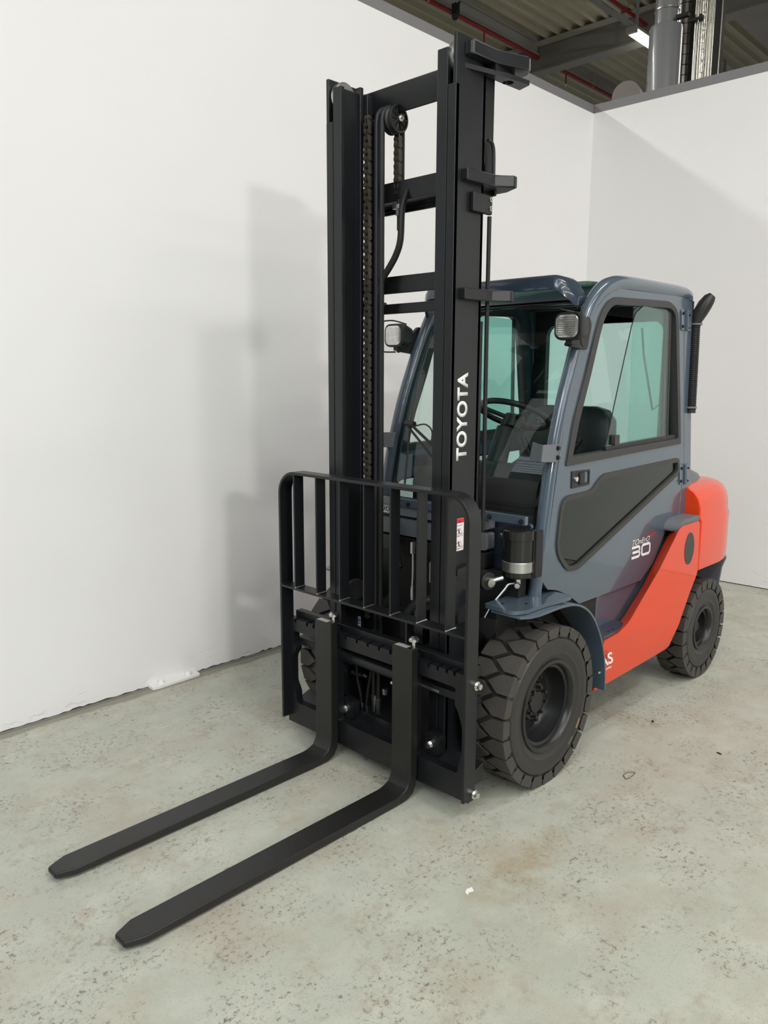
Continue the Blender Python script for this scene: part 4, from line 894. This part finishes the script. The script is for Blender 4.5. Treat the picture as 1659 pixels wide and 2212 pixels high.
# wiper and its arms on the far side of the screen
bm = new(); tube(bm, [ws(-.39, 1.93, .03), ws(-.385, 1.70, .028), ws(-.36, 1.45, .028), ws(-.335, 1.19, .03)], .006, 6); wp = obj('windscreen_wiper', bm, BLACK, T)
bm = new(); tube(bm, [ws(-.33, 1.49, .055), ws(-.10, 1.36, .05), ws(.10, 1.22, .05), ws(.14, 1.13, .05)], .007, 8); tube(bm, [ws(-.37, 1.495, .055), ws(-.14, 1.33, .05), ws(.04, 1.20, .05), ws(.08, 1.13, .05)], .006, 8); tube(bm, [ws(-.38, 1.50, .05), ws(-.32, 1.495, .05)], .016, 8); obj('wiper_arm', bm, BLACK, wp)
bm = new(); tube(bm, smoothpath([ws(-.30, 1.49, .06), ws(-.24, 1.50, .06), ws(-.19, 1.47, .06), ws(-.18, 1.41, .06)]), .004, 6); obj('washer_hose', bm, BLACK, wp)
# rear wall with window
bm = new(); prism(bm, [(-.455, .95), (.455, .95), (.452, 2.15), (-.452, 2.15)], [rr2(-.365, .365, 1.345, 2.03, .06)], -1.425, -1.385, AX['x']); rw = obj('rear_wall', bm, BLACK, T, bevel=.003)
bm = new(); prism(bm, rr2(-.37, .37, 1.34, 2.035, .06), [], -1.412, -1.408, AX['x']); obj('rear_pane', bm, GLASS, rw, smooth=0)
bm = new(); tube(bm, [(-1.45, .36, 1.60), (-1.45, .30, 1.55), (-1.45, .23, 1.85), (-1.45, .21, 2.0)], .006, 6); tube(bm, [(-1.46, .40, 1.76), (-1.46, .34, 1.765), (-1.46, .355, 1.55)], .008, 6); obj('rear_wiper', bm, BLACK, rw)
# cab floor and inner kick panels
bm = new(); box(bm, -1.40, -.03, -.46, .46, .88, .90); box(bm, -.09, -.03, -.44, .44, .90, 1.14); obj('cab_floor', bm, BLACK, T)
# dashboard, column, wheel
bm = new(); prism(bm, roundpoly([(-.12, 1.14), (-.14, 1.27), (-.22, 1.34), (-.32, 1.33), (-.36, 1.25), (-.30, .92), (-.12, .92)], .03), [], -.16, .42, AX['y']); obj('dashboard', bm, BLACK, T, bevel=.01)
bm = new(); tube(bm, [(-.27, .03, 1.0), (-.34, .03, 1.25), (-.44, .03, 1.48)], [.06, .055, .045], 16); obj('steering_column', bm, BLACK, T)
nrm = Vector((-.42, 0, .9)).normalized(); ct = Vector((-.50, .035, 1.545)); a_, b__ = frame_of(nrm)
bm = new(); tube(bm, [ct+(a_*math.cos(2*PI*k/40)+b__*math.sin(2*PI*k/40))*.172 for k in range(40)], .0145, 12, closed=True); sw = obj('steering_wheel', bm, BLACK, T)
bm = new(); cyl(bm, ct-nrm*.07, ct-nrm*.01, .052, .045, 24)
for k in range(3): dd = a_*math.cos(2*PI*k/3+.5)+b__*math.sin(2*PI*k/3+.5); tube(bm, [ct-nrm*.02+dd*.03, ct+dd*.17], .011, 8)
obj('wheel_hub', bm, BLACK, sw)
bm = new(); cyl(bm, ct-nrm*.015, ct-nrm*.004, .040, n=24); obj('horn_button', bm, GREYP, sw)
for k, y_ in enumerate((-.24, -.29, -.34)):
    bm = new(); tube(bm, [(-.34, y_, 1.26), (-.36, y_, 1.36), (-.38, y_, 1.41)], .007, 8); lv = obj('control_lever', bm, BLACK, T)
    bm = new(); lathe(bm, [(0, -.02), (.014, -.016), (.019, 0), (.014, .018), (0, .022)], (-.385, y_, 1.425), (-.2, 0, 1), 14); obj('lever_knob', bm, VINYL, lv)
bm = new(); prism(bm, roundpoly([(-.24, .92), (-.24, 1.22), (-.30, 1.27), (-.45, 1.27), (-.48, .92)], .03), [], -.40, -.19, AX['y']); obj('lever_console', bm, BLACK, T, bevel=.01)
# seat
def seatring(z, x0, w_, d): return [(x0+d*(1-abs(u_)**3)*0+ (d if False else 0)+(-.02 if abs(u_) > .9 else 0), w_*u_, z) for u_ in (-1, -.8, -.4, 0, .4, .8, 1)]+[(x0-d, w_*u_, z) for u_ in (1, .8, .4, 0, -.4, -.8, -1)]
bm = new(); loft(bm, [seatring(z_, x_, w_, d_) for z_, x_, w_, d_ in ((1.10, -.99, .22, .10), (1.20, -.985, .255, .12), (1.38, -1.00, .27, .12), (1.50, -1.03, .255, .11), (1.555, -1.05, .215, .09), (1.575, -1.065, .15, .06))]); st_ = obj('seat', bm, VINYL, T, bevel=.012, seg=3, smooth=50)
bm = new()
for k in range(4):
    for q in (1, -1):
        tube(bm, smoothpath([(-.874, q*(.035+.035*k), 1.15), (-.868, q*(.035+.035*k), 1.27+.012*k), (-.880, q*(.095+.035*k), 1.38+.012*k)], 4), .011, 8)
obj('seat_rib', bm, VINYL, st_)
bm = text_bm('TOYOTA', lambda a, b: (-.915-.012*b, -.11+.22*a, 1.484+b*.030), bold=.01); obj('seat_lettering', bm, GREYP, st_, smooth=0)
bm = new(); prism(bm, roundpoly([(-.52, 1.09), (-.50, 1.17), (-.56, 1.20), (-1.0, 1.165), (-1.02, 1.08)], .03), [], -.24, .24, AX['y']); obj('seat_cushion', bm, VINYL, st_, bevel=.015, seg=3)
bm = new(); box(bm, -1.05, -.55, -.22, .22, .90, 1.09); obj('seat_base', bm, DARK, st_, bevel=.01)
# intake snorkel behind the cab
bm = new(); cyl(bm, (-1.485, .500, 1.54), (-1.485, .492, 2.01), .027, n=20); sn = obj('air_intake', bm, BLACK, T)
bm = new()
for k in range(44): lathe(bm, [(.027, 0), (.0305, .0025), (.027, .005)], (-1.485, .500-.008*(k/44), 1.56+.0102*k), (0, 0, 1), 20)
obj('intake_ring', bm, BLACK, sn)
bm = new()
for z_ in (1.565, 2.005): lathe(bm, [(.031, 0), (.034, .001), (.034, .009), (.031, .010)], (-1.485, .497, z_), (0, 0, 1), 20)
obj('hose_clamp', bm, GREYP, sn)
bm = new(); tube(bm, [(-1.485, .492, 1.99), (-1.487, .497, 2.03), (-1.495, .512, 2.07), (-1.505, .530, 2.11), (-1.515, .548, 2.142), (-1.522, .560, 2.158)], [.026, .031, .037, .038, .032, .020], 18); obj('intake_mouth', bm, BLACK, sn)
bm = new(); box(bm, -1.478, -1.465, .44, .485, 2.00, 2.13); box(bm, -1.475, -1.46, .44, .485, 1.60, 1.63); obj('intake_bracket', bm, BLACK, sn, bevel=.003)
